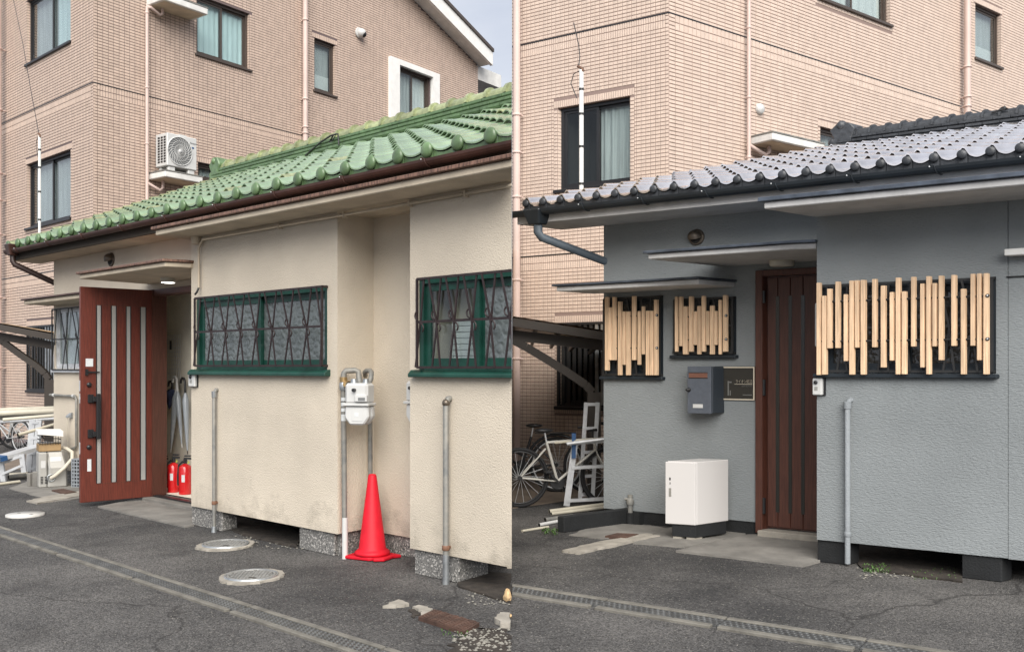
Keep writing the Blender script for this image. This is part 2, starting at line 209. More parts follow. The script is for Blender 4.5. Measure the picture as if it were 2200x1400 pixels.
# ------------------------------------------------------------------ mesh builder
BASE = {}
def _clip(bm, o_world, ang, side):
    """trim whatever would run past the line where the two plots meet (world x = 0)"""
    c, s = math.cos(ang), math.sin(ang)
    n = Vector((c, -s, 0)); no = n * (-side)          # world +x in local axes
    xs = [o_world.x + v.co.x * c - v.co.y * s for v in bm.verts]
    lim = .0015 * side
    if all((x - lim) * side >= 0 for x in xs): return True
    if all((x - lim) * side <= 0 for x in xs): return False
    co = n * (lim - o_world.x)
    r = bmesh.ops.bisect_plane(bm, geom=bm.verts[:] + bm.edges[:] + bm.faces[:], plane_co=co, plane_no=no, clear_outer=True, dist=1e-6)
    ed = [e for e in r['geom_cut'] if isinstance(e, bmesh.types.BMEdge)]
    try: bmesh.ops.holes_fill(bm, edges=ed)
    except Exception: pass
    return len(bm.faces) > 0
class MB:
    def __init__(s, fr): s.fr = fr; s.v = []; s.f = []; s.sm = []
    def add(s, vs, fs, smooth=False):
        n = len(s.v); s.v += [tuple(v) for v in vs]; s.f += [tuple(i + n for i in f) for f in fs]; s.sm += [smooth] * len(fs); return s
    def box(s, x0, x1, y0, y1, z0, z1):
        x0, x1 = sorted((x0, x1)); y0, y1 = sorted((y0, y1)); z0, z1 = sorted((z0, z1))
        return s.add([(x0, y0, z0), (x1, y0, z0), (x1, y1, z0), (x0, y1, z0), (x0, y0, z1), (x1, y0, z1), (x1, y1, z1), (x0, y1, z1)],
                     [(0, 3, 2, 1), (4, 5, 6, 7), (0, 1, 5, 4), (1, 2, 6, 5), (2, 3, 7, 6), (3, 0, 4, 7)])
    def prism(s, poly, z0, z1):          # plan polygon (ccw) raised from z0 to z1; z may be callables of (x,y)
        n = len(poly); f0 = z0 if callable(z0) else (lambda x, y: z0); f1 = z1 if callable(z1) else (lambda x, y: z1)
        return s.add([(x, y, f0(x, y)) for x, y in poly] + [(x, y, f1(x, y)) for x, y in poly],
                     [tuple(range(n - 1, -1, -1)), tuple(range(n, 2 * n))] + [(i, (i + 1) % n, n + (i + 1) % n, n + i) for i in range(n)])
    def xprism(s, poly, x0, x1):         # (y,z) polygon extruded along x
        n = len(poly)
        return s.add([(x0, y, z) for y, z in poly] + [(x1, y, z) for y, z in poly],
                     [tuple(range(n)), tuple(range(2 * n - 1, n - 1, -1))] + [(i, n + i, n + (i + 1) % n, (i + 1) % n) for i in range(n)])
    def yprism(s, poly, y0, y1):         # (x,z) polygon extruded along y
        n = len(poly)
        return s.add([(x, y0, z) for x, z in poly] + [(x, y1, z) for x, z in poly],
                     [tuple(range(n)), tuple(range(2 * n - 1, n - 1, -1))] + [(i, n + i, n + (i + 1) % n, (i + 1) % n) for i in range(n)])
    def tube(s, pts, r, seg=8, caps=True, rs=None):
        P = [Vector(p) for p in pts]; n = len(P); vs = []; up = None
        for i in range(n):
            a = P[max(i - 1, 0)]; b = P[min(i + 1, n - 1)]; d = (b - a).normalized()
            if up is None: up = Vector((0, 0, 1)) if abs(d.z) < .9 else Vector((1, 0, 0))
            side = d.cross(up); side = side.normalized() if side.length > 1e-6 else Vector((1, 0, 0)); up = side.cross(d).normalized()
            rr = rs[i] if rs else r
            for k in range(seg):
                t = 2 * math.pi * k / seg; vs.append(P[i] + side * (rr * math.cos(t)) + up * (rr * math.sin(t)))
        fs = [(i * seg + k, i * seg + (k + 1) % seg, (i + 1) * seg + (k + 1) % seg, (i + 1) * seg + k) for i in range(n - 1) for k in range(seg)]
        s.add(vs, fs, True)
        if caps: s.add([vs[k] for k in range(seg)], [tuple(range(seg - 1, -1, -1))]); s.add([vs[(n - 1) * seg + k] for k in range(seg)], [tuple(range(seg))])
        return s
    def bar(s, a, b, w, t):              # flat bar from a to b, w wide in the wall plane, t deep
        a, b = Vector(a), Vector(b); d = (b - a).normalized(); n = Vector((0, 1, 0)); q = d.cross(n).normalized() * (w / 2); n = n * (t / 2)
        return s.add([a - q - n, a + q - n, a + q + n, a - q + n, b - q - n, b + q - n, b + q + n, b - q + n],
                     [(0, 3, 2, 1), (4, 5, 6, 7), (0, 1, 5, 4), (1, 2, 6, 5), (2, 3, 7, 6), (3, 0, 4, 7)])
    def lathe(s, prof, c, axis='z', seg=20, sx=1, sy=1):   # prof: (radius, height) list
        vs = []; c = Vector(c)
        for r, h in prof:
            for k in range(seg):
                t = 2 * math.pi * k / seg; a, b = r * math.cos(t) * sx, r * math.sin(t) * sy
                vs.append(c + (Vector((a, b, h)) if axis == 'z' else Vector((a, h, b)) if axis == 'y' else Vector((h, a, b))))
        n = len(prof)
        s.add(vs, [(i * seg + k, i * seg + (k + 1) % seg, (i + 1) * seg + (k + 1) % seg, (i + 1) * seg + k) for i in range(n - 1) for k in range(seg)], True)
        if prof[0][0] > 1e-5: s.add([vs[k] for k in range(seg)], [tuple(range(seg - 1, -1, -1))])
        if prof[-1][0] > 1e-5: s.add([vs[(n - 1) * seg + k] for k in range(seg)], [tuple(range(seg))])
        return s
    def ball(s, c, r, seg=12, rings=7, sc=(1, 1, 1)):
        prof = [(max(r * math.sin(math.pi * i / rings), 0), -r * math.cos(math.pi * i / rings)) for i in range(rings + 1)]
        m = MB(s.fr); m.lathe(prof, (0, 0, 0), 'z', seg); c = Vector(c)
        return s.add([(c.x + v[0] * sc[0], c.y + v[1] * sc[1], c.z + v[2] * sc[2]) for v in m.v], m.f, True)
    def torus(s, c, R, r, seg=28, sub=8, axis='y'):
        vs = []; c = Vector(c)
        for i in range(seg):
            t = 2 * math.pi * i / seg
            for k in range(sub):
                u = 2 * math.pi * k / sub; q = R + r * math.cos(u); a, b, h = q * math.cos(t), q * math.sin(t), r * math.sin(u)
                vs.append(c + (Vector((a, h, b)) if axis == 'y' else Vector((a, b, h))))
        return s.add(vs, [(i * sub + k, ((i + 1) % seg) * sub + k, ((i + 1) % seg) * sub + (k + 1) % sub, i * sub + (k + 1) % sub) for i in range(seg) for k in range(sub)], True)
    def mesh(s, name, base, ang, bevel=0, clip=True, inv=None):
        c, sn = math.cos(-ang), math.sin(-ang); me = bpy.data.meshes.new(name); out = []
        for (x, y, z) in s.v:
            p = s.fr.w(x, y, z) - base; out.append((p.x * c - p.y * sn, p.x * sn + p.y * c, p.z))
        me.from_pydata(out, [], s.f); me.polygons.foreach_set('use_smooth', s.sm); bm = bmesh.new(); bm.from_mesh(me)
        bmesh.ops.recalc_face_normals(bm, faces=bm.faces)
        if bevel: bmesh.ops.bevel(bm, geom=[e for e in bm.edges if len(e.link_faces) == 2 and e.calc_face_angle(0) > .5], offset=bevel, segments=1, affect='EDGES', clamp_overlap=True)
        if clip and not _clip(bm, base, ang, s.fr.side): bm.free(); bpy.data.meshes.remove(me); return None
        bm.to_mesh(me); bm.free(); return me
    def build(s, name, mat, parent=None, base=None, bevel=0, clip=True):
        if parent is not None: base, ang = BASE[parent.name]
        else: base = s.fr.w(*base); ang = s.fr.ang
        me = s.mesh(name, base, ang, bevel, clip)
        if me is None: return None
        me.materials.append(mat); o = bpy.data.objects.new(name, me); COL.objects.link(o)
        if parent is not None: o.parent = parent
        else: o.location = base; o.rotation_euler = (0, 0, ang)
        BASE[o.name] = (base, ang); return o
def tag(o, label, cat, group=None, kind=None):
    if o is None: return None
    if label: o['label'] = label
    if cat: o['category'] = cat
    if group: o['group'] = group
    if kind: o['kind'] = kind
    return o
def thing(name, label, cat, fr, base, group=None):
    o = bpy.data.objects.new(name, None); COL.objects.link(o); o.empty_display_size = .2
    b = fr.w(*base); o.location = b; o.rotation_euler = (0, 0, fr.ang); BASE[o.name] = (b, fr.ang); return tag(o, label, cat, group)
def piece(name, me, parent, loc):       # a part that shares its mesh with its twins
    o = bpy.data.objects.new(name, me); COL.objects.link(o); o.parent = parent; o.location = loc; return o
def local(parent, fr, x, y, z):
    base, ang = BASE[parent.name]; p = fr.w(x, y, z) - base; c, s = math.cos(-ang), math.sin(-ang); return Vector((p.x * c - p.y * s, p.x * s + p.y * c, p.z))
def ctr(parent): return BASE[parent.name]
def wall_grid(mb, x0, x1, z0, z1, y, th, holes):
    """wall sheet with real openings and reveals"""
    xs = sorted({x0, x1, *[max(x0, min(x1, h[i])) for h in holes for i in (0, 1)]}); zs = sorted({z0, z1, *[max(z0, min(z1, h[i])) for h in holes for i in (2, 3)]})
    def full(i, k):
        if not (0 <= i < len(xs) - 1 and 0 <= k < len(zs) - 1): return False
        cx, cz = (xs[i] + xs[i + 1]) / 2, (zs[k] + zs[k + 1]) / 2
        return not any(h[0] < cx < h[1] and h[2] < cz < h[3] for h in holes)
    for i in range(len(xs) - 1):
        for k in range(len(zs) - 1):
            if not full(i, k): continue
            a, b, c, d = xs[i], xs[i + 1], zs[k], zs[k + 1]
            mb.add([(a, y, c), (b, y, c), (b, y, d), (a, y, d)], [(0, 1, 2, 3)]); mb.add([(a, y + th, c), (b, y + th, c), (b, y + th, d), (a, y + th, d)], [(3, 2, 1, 0)])
            if not full(i - 1, k): mb.add([(a, y, c), (a, y + th, c), (a, y + th, d), (a, y, d)], [(0, 1, 2, 3)])
            if not full(i + 1, k): mb.add([(b, y, c), (b, y + th, c), (b, y + th, d), (b, y, d)], [(3, 2, 1, 0)])
            if not full(i, k - 1): mb.add([(a, y, c), (b, y, c), (b, y + th, c), (a, y + th, c)], [(3, 2, 1, 0)])
            if not full(i, k + 1): mb.add([(a, y, d), (b, y, d), (b, y + th, d), (a, y + th, d)], [(0, 1, 2, 3)])
    return mb
def frame_rect(mb, x0, x1, z0, z1, y0, y1, w):
    mb.box(x0, x1, y0, y1, z0, z0 + w); mb.box(x0, x1, y0, y1, z1 - w, z1); mb.box(x0, x0 + w, y0, y1, z0 + w, z1 - w); mb.box(x1 - w, x1, y0, y1, z0 + w, z1 - w); return mb
def folds(mb, x0, x1, z0, z1, y, amp=.02, n=24):
    vs = []; fs = []
    for i in range(n + 1):
        t = i / n; yy = y + amp * math.sin(t * 31) * (.6 + .4 * math.sin(t * 7.3)); x = x0 + (x1 - x0) * t; vs += [(x, yy, z0), (x, yy + amp * .3, z1)]
    for i in range(n): fs.append((2 * i, 2 * i + 2, 2 * i + 3, 2 * i + 1))
    return mb.add(vs, fs, True)
# ================================================================== GROUND
g = bpy.data.meshes.new('ground'); g.from_pydata([(-300, -60, 0), (300, -60, 0), (300, 500, 0), (-300, 500, 0)], [], [(0, 1, 2, 3)]); g.materials.append(asphalt)
go = bpy.data.objects.new('asphalt_ground', g); COL.objects.link(go); tag(go, 'dark speckled asphalt in front of both houses', 'ground', kind='structure')

def sheet(name, label, cat, fr, pix, mat, th, rough=.0, sub=6, kind='structure'):
    """thin slab on the asphalt from its surveyed outline, edges a little ragged"""
    pts = [fr.gr(px, py) for px, py in pix]; poly = []
    for i, a in enumerate(pts):
        b = pts[(i + 1) % len(pts)]
        for k in range(sub):
            t = k / sub; j = rough * (random.random() - .5) if k else 0; poly.append((a[0] + (b[0] - a[0]) * t + j, a[1] + (b[1] - a[1]) * t + j * .8))
    cx = sum(p[0] for p in poly) / len(poly); cy = sum(p[1] for p in poly) / len(poly)
    return tag(MB(fr).prism(poly, -.02, th).build(name, mat, None, (cx, cy, 0), bevel=0), label, cat, kind=kind)
# ================================================================== shared builders
def fpx(fr, x, y): w = fr.w(x, y); return CXP + FPX * w.x / w.y
def fpy(fr, x, y, z): w = fr.w(x, y); return HZP - FPX * (z - EYE) / w.y
def ysolve(fr, x, px, lo, hi):           # depth at which the line x = const is seen at px
    f0 = fpx(fr, x, lo) - px
    for _ in range(50):
        m = (lo + hi) / 2
        if (fpx(fr, x, m) - px) * f0 > 0: lo = m
        else: hi = m
    return (lo + hi) / 2
def window(parent, fr, x0, x1, z0, z1, y, depth, fw, mat, lights, pane, curtain=None, sill=None, sash=.035, room=.5, names='window'):
    yb = y + depth
    f = frame_rect(MB(fr), x0, x1, z0, z1, yb - .06, yb + .02, fw).build(names, mat, parent)
    if f is None: return None
    for i, (a, b) in enumerate(lights):
        yo = yb - .04 + (.028 if i % 2 else 0); xa, xb = x0 + fw + (x1 - x0 - 2 * fw) * a, x0 + fw + (x1 - x0 - 2 * fw) * b
        frame_rect(MB(fr), xa, xb, z0 + fw, z1 - fw, yo, yo + .024, sash).build('sash', mat, f)
        pm = pane[i] if isinstance(pane, list) else pane
        MB(fr).box(xa + sash, xb - sash, yo + .009, yo + .014, z0 + fw + sash, z1 - fw - sash).build('pane', pm, f)
        c = curtain[i] if isinstance(curtain, list) else curtain
        if c: folds(MB(fr), xa, xb, z0 + .02, z1 - .02, yb + .045).build('curtain', c, f)
    if sill: MB(fr).box(x0 - .04, x1 + .04, y - .045, yb - .06, z0 - .045, z0 - .002).build('sill', sill, f, bevel=.004)
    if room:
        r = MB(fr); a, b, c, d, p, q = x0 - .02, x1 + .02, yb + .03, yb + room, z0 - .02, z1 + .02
        r.add([(a, c, p), (b, c, p), (b, d, p), (a, d, p), (a, c, q), (b, c, q), (b, d, q), (a, d, q)], [(0, 1, 2, 3), (4, 7, 6, 5), (1, 5, 6, 2), (2, 6, 7, 3), (3, 7, 4, 0)]); r.build('dark_room_lining', dark_in, f)  # near-black box: the unlit room's shade is in its colour
    return f
def grille(parent, fr, x0, x1, z0, z1, y, n, mat, zm=None, curls=True):
    zm = zm or (z0 * .5 + z1 * .5); w = (x1 - x0) / n
    m = MB(fr)
    for z in (z0, zm, z1): m.bar((x0, y, z), (x1, y, z), .016, .012)
    for x in (x0, x1): m.bar((x, y - .001, z0), (x, y - .001, z1), .016, .013)
    for x in (x0, x1):
        for z in (z0, z1): m.box(x - .008, x + .008, y, y + .07, z - .008, z + .008)
    gr = m.build('window_grille', mat, parent)
    if gr is None: return
    for i in range(n + 1):
        c = x0 + w * (i + .18)
        for (dt, db, yy) in ((-.46, .24, -.006), (.22, -.30, .004)):
            a, b = c + w * dt, c + w * db
            if a < x0 - .03: continue
            MB(fr).bar((min(b, x1), y + yy, z0), (min(max(c, x0), x1), y + yy, zm), .013, .008).build('bar', mat, gr)
            MB(fr).bar((min(max(c, x0), x1), y + yy, zm), (min(a, x1), y + yy, z1), .013, .008).build('bar', mat, gr)
        if curls and x0 < c < x1:
            for sg in (1, -1):
                pts = [(c + sg * (.012 + .03 * math.sin(t)), y - .008, zm - sg * (.012 + .03 * (1 - math.cos(t)))) for t in [k * .5 for k in range(6)]]
                MB(fr).tube(pts, .006, 5).build('scroll', mat, gr)
def slab(parent, fr, pix, z, th, fl, mat, fmat, tip=None, poly=None, wob=0):
    poly = poly or [fr.gr(px, py, z) for px, py in pix]
    cx = sum(p[0] for p in poly) / len(poly); cy = sum(p[1] for p in poly) / len(poly)
    o = MB(fr).prism(poly, z, z + th).build('canopy', mat, parent, bevel=.006)
    big = [(cx + (x - cx) * 1.004 + (.012 if x > cx else -.02), cy + (y - cy) + (.0 if y > cy else -.03)) for x, y in poly]
    if o: MB(fr).prism(big, z + th + .002, z + th + fl).build('flashing', fmat, o, bevel=.003)
    return o
def prof(t): return .052 * math.sin(math.pi * t / .38) if t < .38 else -.03 * math.sin(math.pi * (t - .38) / .62)
def tile_mb(fr, pitch, dv, dz, eave, ox=0, oy=0, oz=0, sc=1.0):
    m = MB(fr); nt = 12; js = (0, .5, 1.1); k = sc
    def P(t, j, dn=0.0):
        h = prof(t) * k * (1.32 if j == 0 and t < .38 else 1.0) + .04 * k * (1 - j) - dn
        return (ox + t * pitch * 1.03, oy + j * dv, oz + j * dz + h)
    ts = [i / nt for i in range(nt + 1)]
    vs = [P(t, j) for j in js for t in ts]; m.add(vs, [(a * (nt + 1) + i, a * (nt + 1) + i + 1, (a + 1) * (nt + 1) + i + 1, (a + 1) * (nt + 1) + i) for a in (0, 1) for i in range(nt)], True)
    lip = .017 * k
    vs = [P(t, 0) for t in ts] + [P(t, 0, lip) for t in ts] + [P(t, .12, lip + .004) for t in ts]
    m.add(vs, [(i + 1, i, nt + 1 + i, nt + 2 + i) for i in range(nt)] + [(nt + 2 + i, nt + 1 + i, 2 * nt + 2 + i, 2 * nt + 3 + i) for i in range(nt)])
    m.add([P(1, 0), P(1, 1.1), P(1, 1.1, lip), P(1, 0, lip)], [(0, 1, 2, 3)])
    return m
def roof(house, fr, ue, ve, ze, vr, zr, pitch, n, mats, ulim, ridge_u0, ridge_pitch, rscale=1.0, gscale=1.0):
    dv, dz = (vr - ve) / n, (zr - ze) / n
    deck = MB(fr); u1 = ulim
    deck.add([(ue + .02, ve + .03, ze - .05), (u1, ve + .03, ze - .05), (u1, vr, zr - .05), (ue + .02, vr, zr - .05), (u1, 2 * vr - ve, ze - .05), (ue + .02, 2 * vr - ve, ze - .05)], [(0, 1, 2, 3), (3, 2, 4, 5)])
    ro = deck.build('roof', soffit_dark, house)
    field, eave, verge = mats[0], mats[0], mats[1]
    base0 = fr.w(0, 0, 0)
    me_f = {}
    def getme(e, mt):
        if (e, mt.name) not in me_f:
            me = tile_mb(fr, pitch, dv, dz, e, sc=rscale).mesh('roof_tile', base0, fr.ang, 0, False); me.materials.append(mt); me_f[(e, mt.name)] = me
        return me_f[(e, mt.name)]
    k = 0; cnt = 0
    while ue + k * pitch < ulim:
        u = ue + k * pitch
        for c in range(n):
            v, z = ve + c * dv, ze + c * dz
            mt = verge if (k == 0 or (k == 1 and random.random() < .5) or random.random() < .03) else field
            xs = [fr.w(u + a, v + b).x * fr.side for a in (-.03, pitch * 1.05) for b in (-.06, 1.12 * dv)]
            if max(xs) <= .002: continue
            jx, jz = random.uniform(-.004, .004), random.uniform(-.003, .004)
            if min(xs) < .002:
                tile_mb(fr, pitch, dv, dz, c == 0, u, v, z, rscale).build('roof_tile', mt, ro)
            else: piece('roof_tile', getme(c == 0, mt), ro, local(ro, fr, u + jx, v, z + jz))
            if c == 0:
                cm = MB(fr); cm.ball((u + .195 * pitch, v - .012, z + .03 * rscale), .186 * pitch, 14, 8, (1, .42, 1.0)); 
                tt = [.36 + .66 * i / 6 for i in range(7)]; top = [(u + t_ * pitch * 1.03, v + .01, z + prof(t_) * rscale + .016 * rscale) for t_ in tt]
                cm.add(top + [(p[0], p[1] + .003, z - .062 * rscale) for p in top], [(i + 1, i, 7 + i, 8 + i) for i in range(6)]); cm.box(u + .04 * pitch, u + .35 * pitch, v + .004, v + .05, z - .05, z + .03); cm.build('eave_cap', mats[2], ro)
            cnt += 1
        k += 1
    # ridge: three lapped courses of flat tiles under a row of round caps with collars
    rl = ridge_pitch; hh = .046 * gscale
    for lay in range(3):
        x = ridge_u0 + (.0 if lay % 2 else -rl * .45); wv = .16 - lay * .02; zz = zr - .02 + lay * (hh + .006)
        while x < ulim:
            a, b = max(x, ridge_u0), x + rl * 1.02 - .006
            if b > a + .03: MB(fr).xprism([(vr - wv + .02, zz), (vr - wv, zz + hh * .4), (vr - wv, zz + hh), (vr + wv, zz + hh), (vr + wv, zz + hh * .4), (vr + wv - .02, zz)], a, b).build('ridge_tile', mats[2], ro)
            x += rl * 1.02
    zc = zr - .02 + 3 * (hh + .006); rc = .098 * gscale; x = ridge_u0
    while x < ulim:
        m = MB(fr)
        for (a, b, r) in ((x, x + rl - .004, rc), (x + rl * .0, x + rl * .13, rc * 1.28)):
            P = [(vr - r * math.cos(math.pi * i / 10), zc + r * math.sin(math.pi * i / 10)) for i in range(11)]; m.xprism(P, a, b)
        q = m.build('ridge_cap', mats[3], ro)
        x += rl
    m = MB(fr); x = ridge_u0 - .02
    m.yprism([(x - .10, zr - .06), (x - .02, zr + .10), (x - .07, zr + .20), (x + .02, zr + .31 * gscale), (x + .16, zr + .30 * gscale), (x + .22, zr + .2), (x + .14, zr - .02)], vr - .13, vr + .13)
    m.ball((x - .05, vr - .06, zr + .06), .07, 10, 6); m.ball((x + .06, vr - .1, zr + .25), .06, 10, 6)
    m.build('ridge_end_tile', mats[2], ro, bevel=.02)
    return ro
def gutter(house, fr, x0, x1, y, z, r, mat, gap):
    m = MB(fr); n = 8; P = [(y - r * math.cos(math.pi * i / n), z - r * 1.05 * math.sin(math.pi * i / n)) for i in range(n + 1)]; Q = [(y + (p[0] - y) * .9, z + (p[1] - z) * .9) for p in P]
    m.xprism(P + Q[::-1], x0, x1); gu = m.build('gutter', mat, house)
    x = x0 + gap * .4; 
    while x < x1:
        MB(fr).box(x - .006, x + .006, y - r - .006, y + .08, z + .004, z + .012).build('gutter_bracket', mat, gu)
        MB(fr).ball((x, y - r - .004, z - .002), .0055, 8, 5).build('gutter_hook', alu, gu)
        j = MB(fr); Pj = [(y - (r + .004) * math.cos(math.pi * i / n), z - (r + .004) * 1.05 * math.sin(math.pi * i / n)) for i in range(n // 2 + 2)]
        j.tube([(x + .03 + .03 * i / n, p[0], p[1]) for i, p in enumerate(Pj)], .004, 5); j.build('gutter_strap', mat, gu)
        x += gap
    return gu
def pipe(name, label, cat, fr, pts, r, mat, base, clamps=(), cm=None, group=None, seg=10, extra=None):
    t = thing(name, label, cat, fr, base, group)
    MB(fr).tube(pts, r, seg).build('tube', mat, t)
    for (x, y, z) in clamps: MB(fr).lathe([(r * 1.18, -.016), (r * 1.3, -.012), (r * 1.3, .012), (r * 1.18, .016)], (x, y, z), 'z', 10).box(x - r * .4, x + r * .4, y, y + r * 2.2, z - .008, z + .008).build('clamp', cm or mat, t)
    return t
def text(parent, fr, s, size, x, y, z, mat, ext=.0008, name='lettering', align='LEFT'):
    cu = bpy.data.curves.new('txt', 'FONT'); cu.body = s; cu.size = size; cu.extrude = ext; cu.align_x = align
    ob = bpy.data.objects.new('txt', cu); COL.objects.link(ob); dg = bpy.context.evaluated_depsgraph_get(); me = bpy.data.meshes.new_from_object(ob.evaluated_get(dg)); bpy.data.objects.remove(ob, do_unlink=True)
    m = MB(fr); m.add([(x + v.co.x, y - v.co.z, z + v.co.y) for v in me.vertices], [tuple(p.vertices) for p in me.polygons]); bpy.data.meshes.remove(me)
    return m.build(name, mat, parent)
# ================================================================== APARTMENT BUILDINGS
def tiles_of(face, x0, x1, z0, z1, pw, ph, first, holes, bands, top=None):
    """list of (x, z, w, h); x runs from the corner (0) outwards with sign 'face'"""
    out = []; g = .0085; gz = .0085
    def ok(a, b, c, d):
        for h in holes:
            if a < h[1] - .002 and b > h[0] + .002 and c < h[3] - .002 and d > h[2] + .002: return False
        return True
    def put(a, b, c, d):                  # trim against openings
        for h in holes:
            if c < h[3] - .004 and d > h[2] + .004 and a < h[1] and b > h[0]:
                if a >= h[0] and b <= h[1]: return
                if a < h[0] and b > h[0]: b = h[0]
                elif a < h[1] and b > h[1]: a = h[1]
        if b - a > .015 and (top is None or d < top(a) and d < top(b)): out.append((a + g / 2, c + gz / 2, b - a - g, d - c - gz))
    span = x1 - x0; nz_ = int((z1 - z0) / ph)
    edges = [0.0, first]
    while edges[-1] < span: edges.append(edges[-1] + pw)
    for r in range(nz_):
        c = z0 + r * ph; d = c + ph; mid = (c + d) / 2; band = None
        for b in bands:
            if b - 4 * ph < mid < b: band = b
        put(*(sorted((face * 0, face * first))), c, d)
        if band is not None:
            k = round((c - (band - 4 * ph)) / ph)
            if k % 2: continue
            for i in range(1, len(edges) - 1):
                for a, b in ((edges[i], (edges[i] + edges[i + 1]) / 2), ((edges[i] + edges[i + 1]) / 2, edges[i + 1])): put(*sorted((face * a, face * b)), c, d + ph)
        else:
            for i in range(1, len(edges) - 1): put(*sorted((face * edges[i], face * edges[i + 1])), c, d)
    return out
def soldier(holes, pw, ph):              # upright courses over and under each opening
    out = []; big = []; g = .0085
    for (a, b, c, d, up, dn) in holes:
        x0, x1 = a - .06, b + .06; big.append((x0 if (up or dn) else a, x1 if (up or dn) else b, c - (2 * ph if dn else 0), d + (2 * ph if up else 0)))
        n = max(2, round((x1 - x0) / (pw / 2))); w = (x1 - x0) / n
        for i in range(n):
            if up: out.append((x0 + i * w + g / 2, d + g / 2, w - g, 2 * ph - g))
            if dn: out.append((x0 + i * w + g / 2, c - 2 * ph + g / 2, w - g, 2 * ph - g))
        if up or dn:                     # closer tiles down both sides
            r = 0
            while c + (r + 1) * ph < d + .001:
                for (p, q) in ((x0, a), (b, x1)): out.append((p + g / 2, c + r * ph + g / 2, q - p - g, ph - g))
                r += 1
    return out, big
def add_tile(m, x, y, z, w, h, p=.006):
    e = .0025
    m.add([(x, y, z), (x + w, y, z), (x + w, y, z + h), (x, y, z + h), (x + e, y - p, z + e), (x + w - e, y - p, z + e), (x + w - e, y - p, z + h - e), (x + e, y - p, z + h - e)],
          [(4, 5, 6, 7), (0, 1, 5, 4), (1, 2, 6, 5), (2, 3, 7, 6), (3, 0, 4, 7)])
def apartment(name, label, FA, FB, lenA, lenB, zt, tA, tB, ph, holesA, holesB, bands, grout, tmat, tfield, zA0, zB0, top, roofline, depth=6):
    t = thing(name, label, 'apartment building', FA, (0, 0, 0))
    HA = [h[:4] for h in holesA]; HB = [h[:4] for h in holesB]
    wa = wall_grid(MB(FA), -lenA, 0, 0, zt, 0, .16, HA).build('front_wall', grout, t)
    m = MB(FB)
    if top is None: wall_grid(m, .03, lenB, 0, zt, 0, .16, HB)
    else:
        zlow = top(lenB); wall_grid(m, .03, lenB, 0, zlow, 0, .16, [h for h in HB if h[2] < zlow])
        xa = 0
        P = [(0, zlow), (lenB, zlow), (lenB, top(lenB)), (0, top(0))]
        hh = [h for h in HB if h[3] > zlow]
        # raking upper part as vertical strips so that openings stay open
        xs = sorted({.03, lenB, *[h[0] for h in hh], *[h[1] for h in hh]})
        for a, b in zip(xs, xs[1:]):
            cut = [h for h in hh if h[0] < (a + b) / 2 < h[1]]; lo = zlow
            for h in sorted(cut, key=lambda q: q[2]):
                if h[2] > lo: m.add([(a, 0, lo), (b, 0, lo), (b, 0, h[2]), (a, 0, h[2])], [(0, 1, 2, 3)])
                lo = h[3]
            m.add([(a, 0, lo), (b, 0, lo), (b, 0, top(b)), (a, 0, top(a))], [(0, 1, 2, 3)])
        for h in hh: m.add([(h[0], 0, h[2]), (h[1], 0, h[2]), (h[1], 0, h[3]), (h[0], 0, h[3]), (h[0], .16, h[2]), (h[1], .16, h[2]), (h[1], .16, h[3]), (h[0], .16, h[3])], [(0, 1, 5, 4), (1, 2, 6, 5), (2, 3, 7, 6), (3, 0, 4, 7)])
    wb = m.build('side_wall', grout, t)
    allt = []
    for (fr, wallo, face, x1, tw, holes, z0, tp) in ((FA, wa, -1, lenA, tA, holesA, zA0, None), (FB, wb, 1, lenB, tB, holesB, zB0, top)):
        so, big = soldier(holes, tw[1], ph)
        ts = tiles_of(face, 0, x1, z0, zt, tw[1], ph, tw[0], big, bands, tp) + so
        # tiled reveals of the openings
        rv = MB(fr)
        for h in holes:
            if not (h[4] or h[5]): continue
            z = h[2]
            while z + ph < h[3] + .01:
                for xx in (h[0], h[1]):
                    e = .004 if xx == h[0] else -.004; rv.add([(xx + e, .0, z + .004), (xx + e, .11, z + .004), (xx + e, .11, z + ph - .004), (xx + e, .0, z + ph - .004)], [(0, 1, 2, 3)])
                z += ph
        ro_ = rv.build('reveal_tiles', tfield, wallo)
        if ro_: ro_['kind'] = 'stuff'
        for q in ts: allt.append((fr, wallo, q))
    vis = []; rest = []
    for (fr, wallo, q) in allt:
        x, z, w, h = q; a, b = fpx(fr, x, 0), fpx(fr, x + w, 0); p = (a + b) / 2; yy = fpy(fr, x, 0, z + h / 2)
        wx = fr.w(x, 0).x * fr.side; wx2 = fr.w(x + w, 0).x * fr.side
        if wx < .01 or wx2 < .01:
            if max(wx, wx2) > .02: rest.append((fr, wallo, q))
            continue
        lim = roofline(p)
        if 0 < yy < lim and (0 < p < 2200): vis.append((abs(b - a) * abs(FPX * h / fr.w(x, 0).y), fr, wallo, q))
        else: rest.append((fr, wallo, q))
    vis.sort(key=lambda k: -k[0]); cache = {}
    for i, (ar, fr, wallo, q) in enumerate(vis):
        if i >= 300: rest.append((fr, wallo, q)); continue
        key = (id(fr), round(q[2], 3), round(q[3], 3))
        if key not in cache:
            mm = MB(fr); add_tile(mm, 0, 0, 0, q[2], q[3]); me = mm.mesh('wall_tile', fr.w(0, 0, 0), FA.ang, 0, False); me.materials.append(tmat); cache[key] = me
        piece('wall_tile', cache[key], wallo, local(wallo, fr, q[0], 0, q[1]))
    for wallo, fr in ((wa, FA), (wb, FB)):
        mm = MB(fr)
        for (f2, w2, q) in rest:
            if w2 is wallo: add_tile(mm, q[0], 0, q[1], q[2], q[3])
        o = mm.build('wall_tiles', tfield, wallo)
        if o: o['kind'] = 'stuff'
    return t
